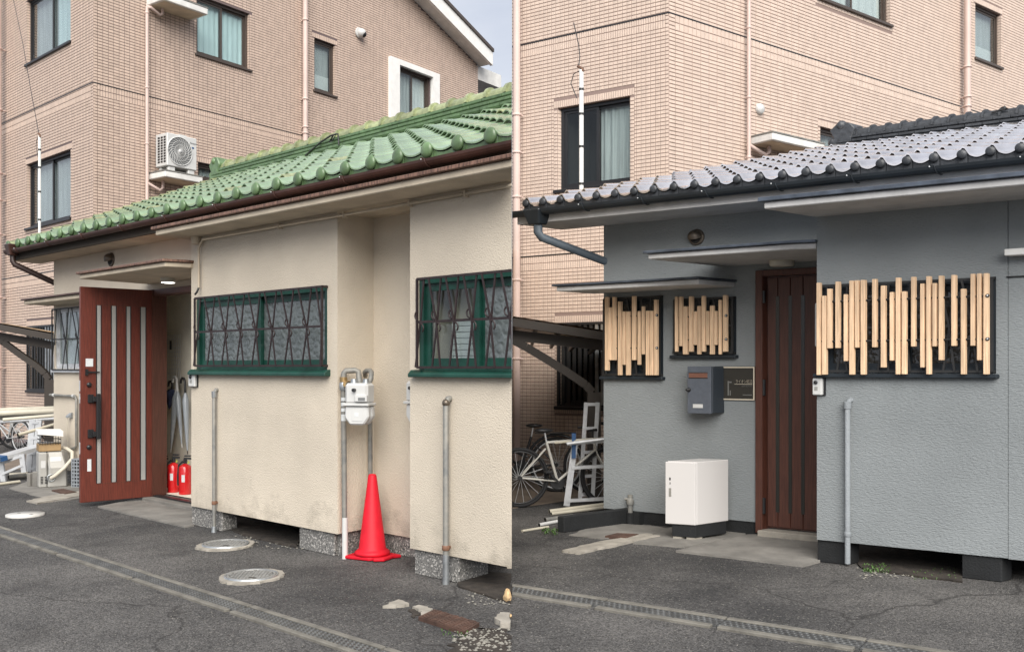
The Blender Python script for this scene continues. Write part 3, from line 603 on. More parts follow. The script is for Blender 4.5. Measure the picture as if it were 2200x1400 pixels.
def pl(pts):
    def f(p):
        for (a, b), (c, d) in zip(pts, pts[1:]):
            if a <= p <= c: return b + (d - b) * (p - a) / (c - a)
        return pts[-1][1]
    return f
# ---- left block
zL2 = EYE + (HZP - 177.5) / FPX * 15.6; zL1 = LA.at(56, 592)[1]
def rect(fr, pL, pR, tl=None, bl=None, tr=None, br=None):
    x0, x1 = fr.xp(pL), fr.xp(pR)
    z1 = fr.at(*tl)[1] if tl else fr.at(*tr)[1]; z0 = fr.at(*bl)[1] if bl else fr.at(*br)[1]; return [x0, x1, z0, z1]
def q(v, p=.05): return round(v / p) * p
a_lo = rect(LA, 58, 152, tl=(58, 354), br=(153, 467)); a_up = [a_lo[0], a_lo[1], LA.at(57, 140)[1], LA.at(57, 140)[1] + a_lo[3] - a_lo[2]]
a_gd = [LA.xp(60), LA.xp(60) + 1.9, LA.at(61, 837)[1], LA.at(61, 701)[1]]
b1 = rect(LB, 422, 536, tr=(536, 30), bl=(422, 115)); b2 = rect(LB, 675, 720, tl=(675, 81), bl=(675, 193)); b3 = rect(LB, 853, 925, tl=(853, 141), bl=(853, 244)); b4 = [LB.xp(425), LB.xp(475), LB.at(425, 384)[1], LB.at(425, 348)[1]]
topL0, topL1 = LB.at(890, 0), LB.at(1024, 136)
slopeL = (topL1[1] - topL0[1]) / (topL1[0] - topL0[0])
def topL(x): return topL1[1] + slopeL * (x - topL1[0])
lenBL = LB.xp(1025)
ztL = zL2 + .05 * 90
aptL = apartment('apartment_building', 'brown-pink tiled apartment building behind the green-roofed cream house', LA, LB, 6.0, lenBL, ztL, (.081, .1125), (.073, .097), .05,
    [(*a_lo, 1, 1), (*a_up, 1, 1), (*a_gd, 1, 1)], [(*b1, 0, 1), (*b2, 1, 1), (*b3, 0, 0), (*b4, 1, 0)], [zL2, zL1], groutL, tileL, tileLc, zL1 - .05 * 60, zL2 - .05 * 66, topL, pl([(0, 520), (450, 360), (1100, 185)]))
for z in (zL2, zL1):
    MB(LA).box(-6, .004, -.0095, .01, z - .006, z + .012).build('string_course', black_frame, aptL); 
MB(LB).box(-.004, lenBL, -.0092, .01, zL2 - .006, zL2 + .012).build('string_course', black_frame, aptL)
def apt_window(t, fr, h, pane, cur, nl=2, mat=bronze, sill=True):
    return window(t, fr, h[0], h[1], h[2], h[3], 0, .12, .045, mat, [(0, .52), (.48, 1)] if nl == 2 else [(0, 1)], pane, cur, mat if sill else None)
apt_window(aptL, LA, a_lo, glass, [curtain_g, curtain_g], mat=black_frame); apt_window(aptL, LA, a_up, glass, [curtain_g, curtain_b], mat=black_frame)
apt_window(aptL, LB, b1, glass, curtain_b); apt_window(aptL, LB, b2, glass, None, 1); apt_window(aptL, LB, b3, glass, [curtain_g, curtain_w]); apt_window(aptL, LB, b4, glass, curtain_g, 1)
MB(LB).box(b2[0] + .05, b2[1] - .05, .16, .17, b2[2] + .05, b2[2] + (b2[3] - b2[2]) * .36).build('blind', curtain_w, aptL)
MB(LB).box(b2[0] + .05, b2[1] - .05, .17, .18, b2[2] + (b2[3] - b2[2]) * .34, b2[3] - .03).build('blind', curtain_g, aptL)  # upper grey sheet stands in for sky reflected in the pane
apt_window(aptL, LA, a_gd, glass_dark, None, mat=black_frame)
# white moulded surround of the upper right window
o3 = rect(LB, 834, 939, tl=(834, 122), bl=(834, 262))
m = MB(LB); y0, y1 = -.09, .02
for (a, b, c, d) in ((o3[0], b3[0], o3[2], o3[3]), (b3[1], o3[1], o3[2], o3[3]), (b3[0], b3[1], b3[3], o3[3]), (b3[0], b3[1], o3[2], b3[2])): m.box(a, b, y0, y1, c, d)
m.build('window_surround', white_paint, aptL)
# raking eave of the gable
xa, xb = topL0[0] - 2.2, topL1[0] + .12
m = MB(LB)
for (ya, yb_, da, db, mt, nm) in ((-.34, .02, -.02, .04, conc_white, 'eave_soffit'), (-.42, -.34, -.06, .26, white_paint, 'barge_board'), (-.46, .6, .262, .34, bronze, 'roof_edge')):
    MB(LB).add([(xa, ya, topL(xa) + da), (xb, ya, topL(xb) + da), (xb, yb_, topL(xb) + da), (xa, yb_, topL(xa) + da), (xa, ya, topL(xa) + db), (xb, ya, topL(xb) + db), (xb, yb_, topL(xb) + db), (xa, yb_, topL(xa) + db)],
               [(0, 3, 2, 1), (4, 5, 6, 7), (0, 1, 5, 4), (1, 2, 6, 5), (2, 3, 7, 6), (3, 0, 4, 7)]).build(nm, mt, aptL)
cz = LB.at(1024, 188)[1]
m = MB(LB); m.box(lenBL + .01, lenBL + 1.0, .0, .9, LB.at(1030, 172)[1], LB.at(1030, 143)[1]); m.build('balcony_slab', conc_white, aptL)
# ---- right block
zR2 = EYE + (HZP - 28) / FPX * 12.2; zR1 = RA.at(1200, 547)[1]
r_lo = rect(RA, 1198, 1354, tl=(1198, 233), br=(1355, 390)); r_gd = [RA.xp(1200), RA.xp(1200) + 1.3, RA.at(1200, 872)[1], RA.at(1200, 694)[1]]
rb1 = [RB.xp(1757), RB.xp(1912), RB.at(1912, 54)[1], RB.at(1912, 54)[1] + 1.35]; rb2 = rect(RB, 2095, 2150, tl=(2095, 6), bl=(2095, 124)); rb3 = [RB.xp(1762), RB.xp(1850), RB.at(1762, 318)[1], RB.at(1762, 272)[1]]
lenBR = RB.xp(2480)
aptR = apartment('apartment_building', 'pale pink tiled apartment building behind the dark-roofed grey house', RA, RB, 3.4, lenBR, zR2 + .05 * 84, (.051, .068), (.115, .161), .05,
    [(*r_lo, 1, 1), (*r_gd, 1, 1)], [(*rb1, 0, 1), (*rb2, 1, 1), (*rb3, 1, 0)], [zR2, zR1], groutR, tileR, tileRc, zR1 - .05 * 60, zR2 - .05 * 64, None, pl([(1100, 440), (1800, 280), (2200, 235)]))
for z in (zR2, zR1): MB(RA).box(-3.4, .004, -.0095, .01, z - .006, z + .012).build('string_course', black_frame, aptR)
MB(RB).box(-.004, lenBR, -.0092, .01, zR2 - .006, zR2 + .012).build('string_course', black_frame, aptR)
apt_window(aptR, RA, r_lo, [glass, glass], [None, curtain_g], mat=black_frame); apt_window(aptR, RA, r_gd, glass_dark, None, mat=black_frame)
apt_window(aptR, RB, rb1, glass, curtain_w); apt_window(aptR, RB, rb2, glass, None, 1); apt_window(aptR, RB, rb3, glass, curtain_g, 1)
MB(RB).box(rb2[0] + .05, rb2[1] - .05, .16, .17, rb2[2] + .05, rb2[2] + (rb2[3] - rb2[2]) * .33).build('blind', curtain_w, aptR)
MB(RB).box(rb2[0] + .05, rb2[1] - .05, .17, .18, rb2[2] + (rb2[3] - rb2[2]) * .31, rb2[3] - .03).build('blind', curtain_g, aptR)
# louvre bars before the ground floor windows
for (t, fr, h, n) in ((aptL, LA, a_gd, 16), (aptR, RA, r_gd, 15)):
    gl = frame_rect(MB(fr), h[0], h[1], h[2], h[3], -.03, .0, .03).build('window_louvre', black_frame, t)
    for i in range(1, n): x = h[0] + (h[1] - h[0]) * i / n; MB(fr).box(x - .022, x + .022, -.02, -.005, h[2] + .03, h[3] - .03).build('bar', (galv if i > n * .42 else iron_black), gl)
# downpipes of both blocks
def wall_pipe(label, fr, px, rpx, z0, z1, out, mat, clamps=(), group='pink downpipes on the apartment buildings'):
    x = fr.xp(px); Y = fr.w(x, 0).y; r = rpx * Y / FPX
    return pipe('downpipe', label, 'pipe', fr, [(x, -out, z0), (x, -out, z1)], r, mat, (x, -out, 0), [(x, -out, fr.at(px, c)[1]) for c in clamps], mat, group)
wall_pipe('thick pink downpipe at the far left edge of the brown-pink building', LA, 14, 7.5, 0, 10.3, .16, pink_pipe, (110, 240, 375, 432, 505, 640, 790))
p310 = wall_pipe('thin pink drain pipe beside the outdoor air conditioner', LB, 310, 3.6, zL2 - 3, LB.at(310, 17)[1], .08, pink_pipe, (30, 190, 310))
xx = LB.xp(310); zt = LB.at(310, 17)[1]; MB(LB).tube([(xx, -.08, zt - .02), (xx, -.08, zt), (xx + .06, -.1, zt + .0), (xx + .22, -.12, zt - .09), (xx + .27, -.12, zt - .05), (xx + .27, -.12, zt + .05)], .028, 8).build('elbow', pink_pipe, p310)
zz = LB.at(315, 395)[1]; MB(LB).tube([(xx, -.08, zz), (xx + .22, -.12, zz - .1), (xx + .27, -.14, zz - .05), (xx + .27, -.14, zz + .08)], .028, 8).build('elbow', pink_pipe, p310)
wall_pipe('thick pink downpipe right of the narrow upper window, above the green ridge', LB, 648, 5.6, zL2 - 3.2, 10.2, .11, pink_pipe, (46, 215, 275, 288))
wall_pipe('thick pink downpipe at the left edge of the pale building', RA, 1127, 7, 0, 10, .14, pink_pipe, (250, 330, 425, 602, 770))
p1600 = wall_pipe('thin pink drain pipe by the empty air conditioner ledge', RB, 1599, 4.2, zR2 - 3, 10, .08, pink_pipe, (63, 212, 340))
xx = RB.xp(1599); zz = RB.at(1605, 316)[1]; MB(RB).tube([(xx, -.08, zz), (xx + .3, -.12, zz - .1), (xx + .36, -.14, zz - .05), (xx + .36, -.14, zz + .08)], .03, 8).build('elbow', pink_pipe, p1600)
wall_pipe('thick pink downpipe left of the narrow upper right window', RB, 2063, 6.6, zR2 - 3.2, 10, .13, pink_pipe, (148, 212, 232))
# ledges, air conditioner, camera, cap
def ledge(t, fr, pl_, pf, ptop, pbot, pr, name='ledge', zb=None):
    x0 = fr.xp(pl_); d = ysolve(fr, x0, pf, 0, -2.0); zt = fr.at(fpx(fr, x0, d), ptop, d)[1] if zb is None else zb + .11; zb = fr.at(fpx(fr, x0, d), pbot, d)[1] if zb is None else zb; x1 = fr.xp(pr, d)
    o = MB(fr).box(x0, x1, d, .0, zb, zt).build(name, conc_white, t, bevel=.01); MB(fr).box(x0 + .05, x1 - .05, d + .05, -.02, zb - .004, zb + .01).build('soffit_panel', cream_slab, o)
    MB(fr).box(x0 - .006, x1 + .006, d - .006, .0, zt, zt + .02).build('ledge_top', galv_dull, o); return x0, x1, d, zt
lx0, lx1, ld, lzt = ledge(aptL, LB, 318, 355, 366, 379, 436)
ledge(aptL, LB, 314, 351, 0, 0, 447, zb=LB.at(411, 46)[1]); ledge(aptR, RB, 1608, 1660, 284, 300, 1772)
# air conditioner on its ledge
d0 = ld + .03; ax0 = lx0 + .06
az0 = lzt + .1; az1 = LB.at(354, 283, d0)[1]; ax1 = LB.xp(423, d0)
ac = thing('air_conditioner', 'white outdoor air conditioner unit standing on the white wall ledge', 'air conditioner', LB, (ax0, d0, lzt + .02))
ab = min(-.06, d0 + .34)
MB(LB).box(ax0, ax1, d0, ab, az0, az1).build('casing', white_pl, ac, bevel=.012)
fcx, fcz, fr_ = ax0 + (ax1 - ax0) * .42, (az0 + az1) / 2, (az1 - az0) * .42
MB(LB).lathe([(fr_, 0), (fr_, -.012), (fr_ * 1.06, -.012), (fr_ * 1.06, 0)], (fcx, d0, fcz), 'y', 28).build('fan_ring', white_pl, ac)
MB(LB).lathe([(fr_, -.002), (0.001, -.0021)], (fcx, d0, fcz), 'y', 28).build('fan_recess', screen_g, ac)
for k in range(24):
    t0 = 2 * math.pi * k / 24; P = [(fcx + fr_ * s_ * math.cos(t0 + 1.1 * s_), d0 - .009, fcz + fr_ * s_ * math.sin(t0 + 1.1 * s_)) for s_ in (.16, .4, .6, .8, .99)]
    MB(LB).tube(P, .004, 4).build('grille_blade', white_pl, ac)
for r_ in (.45, .72): MB(LB).torus((fcx, d0 - .009, fcz), fr_ * r_, .0035, 28, 5).build('grille_ring', white_pl, ac)
MB(LB).lathe([(fr_ * .15, -.008), (fr_ * .14, -.016), (.001, -.018)], (fcx, d0, fcz), 'y', 16).build('fan_hub', white_pl, ac)
for i in range(3):
    for k in range(10):
        y = d0 + .045 + i * .085; z = az0 + .06 + k * (az1 - az0 - .1) / 10; MB(LB).box(ax0 - .002, ax0 + .004, y, y + .06, z, z + (az1 - az0) * .06).build('side_vent', black_pl, ac)
for x in (ax0 + .04, ax1 - .16):
    for y in (d0 + .02, ab - .1): MB(LB).box(x, x + .13, y, y + .07, lzt + .02, az0).build('foot', white_pl, ac, bevel=.012)
text(ac, LB, 'Panasonic', (az1 - az0) * .075, ax0 + (ax1 - ax0) * .76, d0 - .002, az1 - (az1 - az0) * .2, mail_dark)
MB(LB).box(ax0 + (ax1 - ax0) * .78, ax0 + (ax1 - ax0) * .9, d0 - .002, d0, az1 - (az1 - az0) * .34, az1 - (az1 - az0) * .29).build('badge', blue_tape, ac)
MB(LB).box(ax1 - .34, ax1 - .2, d0 + .01, d0 + .12, az1, az1 + .015).build('top_plate', white_pl, ac)
cx, czz = LB.at(770, 72)
sc_ = thing('security_camera', 'white dome security camera high on the brown-pink tiled wall', 'camera', LB, (cx, 0, czz))
k = LB.w(cx, 0).y / FPX
MB(LB).lathe([(10 * k, 0), (12 * k, -.03), (11 * k, -.05)], (cx, 0, czz), 'y', 20).build('mount', white_pl, sc_); MB(LB).ball((cx + 1 * k, -.09, czz - .01), 9.5 * k, 16, 9).build('dome', white_pl, sc_); MB(LB).ball((cx + 3 * k, -.12, czz - 3.5 * k), 7 * k, 14, 8).build('lens', black_pl, sc_)
cx, czz = RB.at(1630, 235); k = RB.w(cx, 0).y / FPX
tag(MB(RB).lathe([(11.5 * k, 0), (11.5 * k, -.03), (9.5 * k, -.05), (.001, -.055)], (cx, -.006, czz), 'y', 20).build('pipe_cap', white_pl, None, (cx, -.006, czz)), 'round white cap on the pale tiled wall above the empty ledge', 'wall cap')
# slim white aerial poles behind each roof
for (fr, px, y0, y1, dv_, rp, lab, wire, bands_) in ((L, 85, 292, 489, .9, 3.0, 'slim white aerial pole with black bands behind the green roof verge', (50, 98), (322, 360, 412, 472)), (R, 1249, 150, 412, 1.5, 4.2, 'slim white aerial pole with black bands behind the dark roof tiles', (1243, 95), (192, 245, 315, 395))):
    u = fr.xp(px, dv_); k = fr.w(u, dv_).y / FPX; z1 = fr.at(px, y0, dv_)[1]; zlow = fr.at(px, y1 + 14, dv_)[1]
    t = thing('aerial_pole', lab, 'pole', fr, (u, dv_, 0)); MB(fr).tube([(u, dv_, zlow - .12), (u, dv_, z1)], rp * k, 8).build('mast', white_paint, t)
    for b in bands_: MB(fr).lathe([(rp * 1.12 * k, -.012), (rp * 1.12 * k, .012)], (u, dv_, fr.at(px, b, dv_)[1]), 'z', 10).build('band', black_pl, t)
    tx, tz = fr.at(wire[0], wire[1], dv_ + .6); MB(fr).tube([(u - .01, dv_, z1), (u - .03, dv_, z1 + .05), (u + (tx - u) * .5, dv_ + .3, z1 + (tz - z1) * .48), (tx, dv_ + .6, tz), (tx + (tx - u) * .9, dv_ + 1.1, tz + (tz - z1) * .9)], .005, 5).build('wire', black_pl, t)
    MB(fr).tube([(u, dv_, z1), (u - .09, dv_, z1 - .03), (u - .12, dv_, z1 - .12), (u - .05, dv_, z1 - .28)], .004, 5).build('loop', black_pl, t); MB(fr).tube([(u - .04, dv_, z1 + .04), (u + .01, dv_, z1 + .01), (u + .02, dv_, z1 - .02)], .014, 6).build('clip', rust, t)

# ================================================================== CREAM HOUSE (left)
yM = .55; xl = L.xp(115.5, yM); xa = L.xp(411, 0); x2 = L.xp(881, 0); yRc = .376; xe = 2.6
zS = 2.53; zF = .175
houseL = thing('house', 'single-storey cream stucco house with green glazed tile roof', 'house', L, (xa, 0, 0))
w1 = [L.xp(421, 0), L.xp(703, 0), L.at(560, 797)[1], L.at(560, 626)[1]]; w2 = [L.xp(899, 0), 1.95, L.at(1000, 799)[1], L.at(1000, 588)[1]]
dx0 = L.xp(332, yM); dzt = L.at(380, 617, yM)[1]
wS = [L.xp(119, yM), L.xp(119, yM) + 1.35, L.at(140, 792, yM)[1], L.at(140, 660, yM)[1]]
wall_grid(MB(L), xa, 0, zF, zS, 0, .12, [w1]).build('wall', stucco_cream, houseL)
wall_grid(MB(L), x2, xe, zF, zS, 0, .12, [w2]).build('wall', stucco_cream, houseL)
MB(L).box(-.12, -.001, .12, yRc + .1, zF, zS).build('wall', stucco_cream, houseL); MB(L).box(x2 + .001, x2 + .12, .12, yRc + .1, zF, zS).build('wall', stucco_cream, houseL)
MB(L).box(-.002, x2 + .002, yRc, yRc + .12, zF - .03, zS).build('wall', stucco_cream, houseL)
MB(L).box(xa, xa + .12, .12, yM + .1, zF, zS).build('wall', stucco_cream, houseL)
wall_grid(MB(L), xl, xa + .13, .16, 2.86, yM, .12, [(dx0, xa + .2, .0, dzt), wS]).build('wall', stucco_cream, houseL)
MB(L).box(xl, xl + .12, yM + .12, 5.6, .16, 2.8).build('wall', stucco_cream, houseL)
MB(L).add([(xl + .06, yM, 2.75), (xl + .06, 5.9, 2.75), (xl + .06, 3.2, 4.1)], [(0, 1, 2)]).build('gable', stucco_cream, houseL)
MB(L).box(xl + .1, xe, 5.5, 5.6, 0, 2.8).build('wall', stucco_cream, houseL)
MB(L).box(xa + .02, xe, yM + .75, yM + .8, 0, 2.7).build('dark_backing', dark_in, houseL)  # near-black sheet added to keep the annex interior dark
MB(L).box(xa + .12, -.12, .12, yM + .7, 2.5, 2.52).build('ceiling', dark_in, houseL); MB(L).box(x2 + .12, xe, .12, yM + .7, 2.5, 2.52).build('ceiling', dark_in, houseL)
MB(L).box(xa + .01, -.01, .13, yM + .7, zF + .03, zF + .06).build('floor', dark_in, houseL); MB(L).box(x2 + .01, xe, .13, yM + .7, zF + .03, zF + .06).build('floor', dark_in, houseL); MB(L).box(xa + .02, xe, yM + .6, yM + .62, 0, .3).build('floor', dark_in, houseL)  # near-black floors; the last is an upright sheet added to blacken the void
# plinth blocks
for (pa, pb, d) in ((412, 477, .16), (643, 718, .42)): MB(L).box(L.xp(pa, .025), L.xp(pb, .025), .025, .025 + d, 0, zF + .012).build('plinth', granite, houseL, bevel=.006)
MB(L).box(L.xp(718, .025) + .002, -.03, .06, .42, 0, zF + .012).build('plinth', granite, houseL); MB(L).box(-.1, x2 + .05, yRc + .02, yRc + .1, 0, zF - .01).build('plinth', granite, houseL)
MB(L).box(x2 + .02, L.xp(986, .025), .025, .34, 0, zF + .012).build('plinth', granite, houseL, bevel=.006)
MB(L).box(xl + .02, dx0, yM + .03, yM + .12, 0, .165).build('plinth', granite, houseL)
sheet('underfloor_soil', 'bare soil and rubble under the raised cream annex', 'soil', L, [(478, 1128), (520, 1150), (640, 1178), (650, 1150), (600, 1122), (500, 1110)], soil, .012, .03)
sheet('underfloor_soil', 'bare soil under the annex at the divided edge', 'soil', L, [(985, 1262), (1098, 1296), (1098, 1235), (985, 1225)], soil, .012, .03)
# annex canopy slab and flashing, door and window hoods
zs_ = zS; fl = L.gr(334, 506, zs_)
slab(houseL, L, None, zs_, .046, .027, cream_slab, copper, poly=[(fl[0], fl[1]), (xe, fl[1]), (xe, .3), (fl[0], .3)])
MB(L).box(xa - .0, xe, .302, yRc + .1, zS + .0, zS + .02).build('soffit', cream_slab, houseL)
zd = 2.27; c1 = L.gr(171, 599, zd); c2 = L.gr(370, 574, zd)
slab(houseL, L, None, zd, .042, .024, cream_slab, copper, poly=[c1, (c2[0], c1[1]), (xa + .03, -.02), (xa - .002, yM), (c1[0], yM)])
zw = L.at(115, 657, yM)[1]; c1 = L.gr(51, 654, zw)
slab(houseL, L, None, zw, .045, .02, cream_slab, brown_metal, poly=[c1, (L.xp(205, c1[1]), c1[1]), (L.xp(205, c1[1]), yM), (c1[0], yM)])
MB(L).prism([L.gr(300, 575 + 28, 2.2), (L.xp(330, .1), .1), (L.xp(330, yM), yM - .001), (L.xp(255, yM), yM - .001)], 2.18, 2.265).build('canopy_bracket', cream_slab, houseL) if False else None
# roof
ue, ve, ze, vr, zr = -6.9, .14, 2.865, 3.15, 4.14
capsL = [L.xp(p, ve) for p in (595, 642, 691, 746, 797, 855.5, 917, 983, 1055)]; pitL = (capsL[-1] - capsL[0]) / 8
ueL = capsL[0] - .19 * pitL; ueL -= pitL * math.floor((ueL - ue) / pitL)
roofL = roof(houseL, L, ueL, ve, ze, vr, zr, pitL, 11, (glaze_green, glaze_green_old, glaze_green_cap, glaze_green_old), 2.4, -6.62, .29, .66)
gzL = 2.812
gutter(houseL, L, -6.72, 2.4, ve - .02, gzL, .045, brown_metal, .9)
MB(L).box(-6.72, 2.4, ve + .05, ve + .075, 2.70, 2.835).build('fascia', soffit_dark, houseL)
MB(L).box(-6.8, 2.4, ve + .075, yM + .02, 2.70, 2.72).build('eave_soffit', cream_slab, houseL)
MB(L).box(xa - .2, 2.4, ve - .03, ve + .04, 2.655, 2.70).build('gap_shade_strip', soffit_dark, houseL)  # dark strip stands in for the shade in the gap under the gutter
MB(L).box(L.xp(83, yM - .02), L.xp(112, yM - .02), yM - .06, yM + .02, L.at(90, 541, yM)[1], L.at(90, 533, yM)[1]).build('purlin_end', dark_brown, houseL)
# rain hopper and raking downpipe
hx, hz = L.at(25, 530, ve - .03)
m = MB(L); m.add([(hx - .07, ve - .1, hz + .03), (hx + .08, ve - .1, hz + .03), (hx + .08, ve + .05, hz + .03), (hx - .07, ve + .05, hz + .03), (hx - .04, ve - .07, hz - .11), (hx + .06, ve - .07, hz - .11), (hx + .06, ve + .03, hz - .11), (hx - .04, ve + .03, hz - .11)], [(0, 1, 2, 3), (7, 6, 5, 4), (0, 4, 5, 1), (1, 5, 6, 2), (2, 6, 7, 3), (3, 7, 4, 0)])
hp = m.build('rain_hopper', brown_metal, houseL, bevel=.01)
ex, ez = L.at(118, 606, yM + .05)
MB(L).tube([(hx + .01, ve - .02, hz - .1), (hx + .01, ve - .02, hz - .17), (hx + .03, ve - .01, hz - .21), (ex + .05, yM + .12, ez - .05)], .035, 10).build('raking_downpipe', dark_brown, houseL)
# windows of the annexes
def house_window(h, fr, y, mat, panes, n, sill_d, gm, sillm, gx=None, zm=None, frost_=None):
    o = window(h, fr, panes[0], panes[1], panes[2], panes[3], y, .07, .04, mat, [(0, .515), (.485, 1)], frost_, None, None, .05, .35)
    MB(fr).xprism([(y - .06, panes[2] - .035), (y - .06, panes[2] - .012), (y - .03, panes[2] + .012), (y + .06, panes[2] + .02), (y + .06, panes[2] - .035)], panes[0] - .05, panes[1] + .04).build('sill', sillm, o, bevel=.004)
    if gx: grille(h, fr, gx[0], gx[1], gx[2], gx[3], y - .055, n, gm, zm)
    return o
g1 = (L.xp(418.5, -.055), L.xp(691.5, -.055), L.at(555, 785.5, -.055)[1], L.at(555, 628, -.055)[1])
house_window(houseL, L, 0, green_paint, w1, 8, .06, iron, green_paint, g1, L.at(555, 707, -.055)[1], frost)
g2 = (L.xp(896, -.055), 1.9, L.at(1000, 789, -.055)[1], L.at(1000, 590, -.055)[1])
house_window(houseL, L, 0, green_paint, w2, 6, .06, iron, green_paint, g2, L.at(1000, 687, -.055)[1], [glass, frost])
MB(L).box(w2[0] + .14, w2[0] + .55, .2, .21, w2[2] + .05, w2[2] + .34).build('blind', curtain_w, houseL); MB(L).box(w2[0] + .1, w2[0] + .62, .24, .25, w2[2], w2[3]).build('blind', cream_slab, houseL)
for k in range(7): MB(L).box(w2[0] + .15, w2[0] + .54, .19, .2, w2[2] + .07 + k * .04, w2[2] + .095 + k * .04).build('blind_slat', curtain_w, houseL)
ws = window(houseL, L, wS[0], wS[1], wS[2], wS[3], yM, .07, .03, alu, [(0, .5), (.5, 1)], glass, curtain_g, alu, .03, .4)
grille(houseL, L, wS[0] + .02, wS[1], wS[2] - .01, wS[3] - .02, yM - .05, 4, iron_black)
# ---- doorway, hall and the open leaf
jb = L.xp(332, yM)
m = MB(L); m.box(jb - .15, jb + .012, yM - .03, yM + .14, .05, dzt); m.box(jb, xa + .05, yM - .02, yM + .14, dzt - .06, dzt); m.build('door_frame', wood_door_R, houseL)
MB(L).box(jb - .05, xa - .002, yM - .12, yM + .16, 0, .045).build('threshold', conc, houseL, bevel=.006); MB(L).box(jb, xa - .002, yM - .02, yM + .05, .046, .062).build('door_sill', black_frame, houseL)
m = MB(L); yh = yM + .5
m.add([(jb - 1.05, yM + .13, .06), (xa + .6, yM + .13, .06), (xa + .6, yh, .06), (jb - 1.05, yh, .06), (jb - 1.05, yM + .13, 2.4), (xa + .6, yM + .13, 2.4), (xa + .6, yh, 2.4), (jb - 1.05, yh, 2.4)], [(0, 1, 2, 3), (7, 6, 5, 4), (2, 6, 7, 3), (0, 3, 7, 4), (1, 5, 6, 2)]); m.build('hall', hall, houseL)
E0, H0 = gw(173, 1081, .04), gw(339, 1066, .04); dv2 = (H0 - E0); dlen = Vector((dv2.x, dv2.y)).length
D = Fr((E0.x, E0.y), (dv2.x, dv2.y), perp(Vector((dv2.x, dv2.y))), -1)
zt_d = D.at(173, 615)[1]
def dz(px, py): return D.at(px, py)
m = MB(D); m.box(0, dlen, 0, .045, .045, zt_d)
door = m.build('door', wood_door, houseL, bevel=.004)
pts = [(528, 552), (609, 635), (690, 714), (768, 797)]; zi0, zi1 = D.at(215, 1037)[1], D.at(215, 656)[1]
for a, b in pts:
    xa_, xb_ = D.xp(a / 2.547), D.xp(b / 2.547); MB(D).box(xa_, xb_, -.004, .0, zi0, zi1).build('steel_inlay', mirror, door)
    for e in (xa_, xb_): MB(D).box(e - .004, e + .004, -.006, .001, zi0, zi1).build('inlay_edge', black_frame, door)
xs_ = [D.xp(p / 2.547) for p in (527, 797)]
for (a, b, c, d) in ((xs_[0] - .006, xs_[0] - .003, .25, zt_d - .05), (xs_[1] + .003, xs_[1] + .006, .1, zt_d - .05), (xs_[0], xs_[1], zi1 + .004, zi1 + .008), (xs_[0], xs_[1], zi0 - .008, zi0 - .004)): MB(D).box(a, b, -.0015, .002, c, d).build('groove', wood_door_R, door)
hx0, hx1 = D.xp(203), D.xp(211)
MB(D).box(hx0, hx1, -.075, -.045, D.at(207, 942)[1], D.at(207, 845)[1]).build('handle', black_pl, door, bevel=.006)
for (a, b) in ((865, 847), (940, 922)): m = MB(D); m.box(D.xp(188), D.xp(200), -.02, 0, D.at(194, a)[1], D.at(194, b)[1]); m.box(D.xp(196), hx1, -.06, -.02, D.at(200, a - 3)[1], D.at(200, b + 4)[1]); m.build('handle_mount', black_pl, door, bevel=.003)
for py in (826, 960): x, z = D.at(191, py); MB(D).lathe([(.024, 0), (.024, -.012), (.018, -.02), (.001, -.021)], (x, 0, z), 'y', 16).build('lock', black_pl, door)
x, z = D.at(184, 799); MB(D).box(x - .005, x + .02, -.02, 0, z - .03, z + .03).box(x, x + .13, -.02, -.012, z - .008, z + .006).build('door_guard', black_pl, door)
MB(D).box(D.xp(184), D.xp(200), -.002, .001, D.at(190, 787)[1], D.at(190, 770)[1]).build('sticker', sticker, door); MB(D).box(D.xp(187.5), D.xp(196), -.002, .001, D.at(190, 1012)[1], D.at(190, 986)[1]).build('sticker', sticker, door)
for (p0, p1) in ((817, 840), (845, 866), (950, 975)): MB(D).box(-.003, .001, .01, .035, D.at(174, p1)[1], D.at(174, p0)[1]).build('lock_plate', alu, door)
MB(D).box(-.004, .001, .008, .037, D.at(174, 858)[1], D.at(174, 852)[1]).build('lock_bolt', white_pl, door)
MB(D).box(dlen - .01, dlen + .02, .0, .04, .0, .1).build('hinge', dark_brown, door)
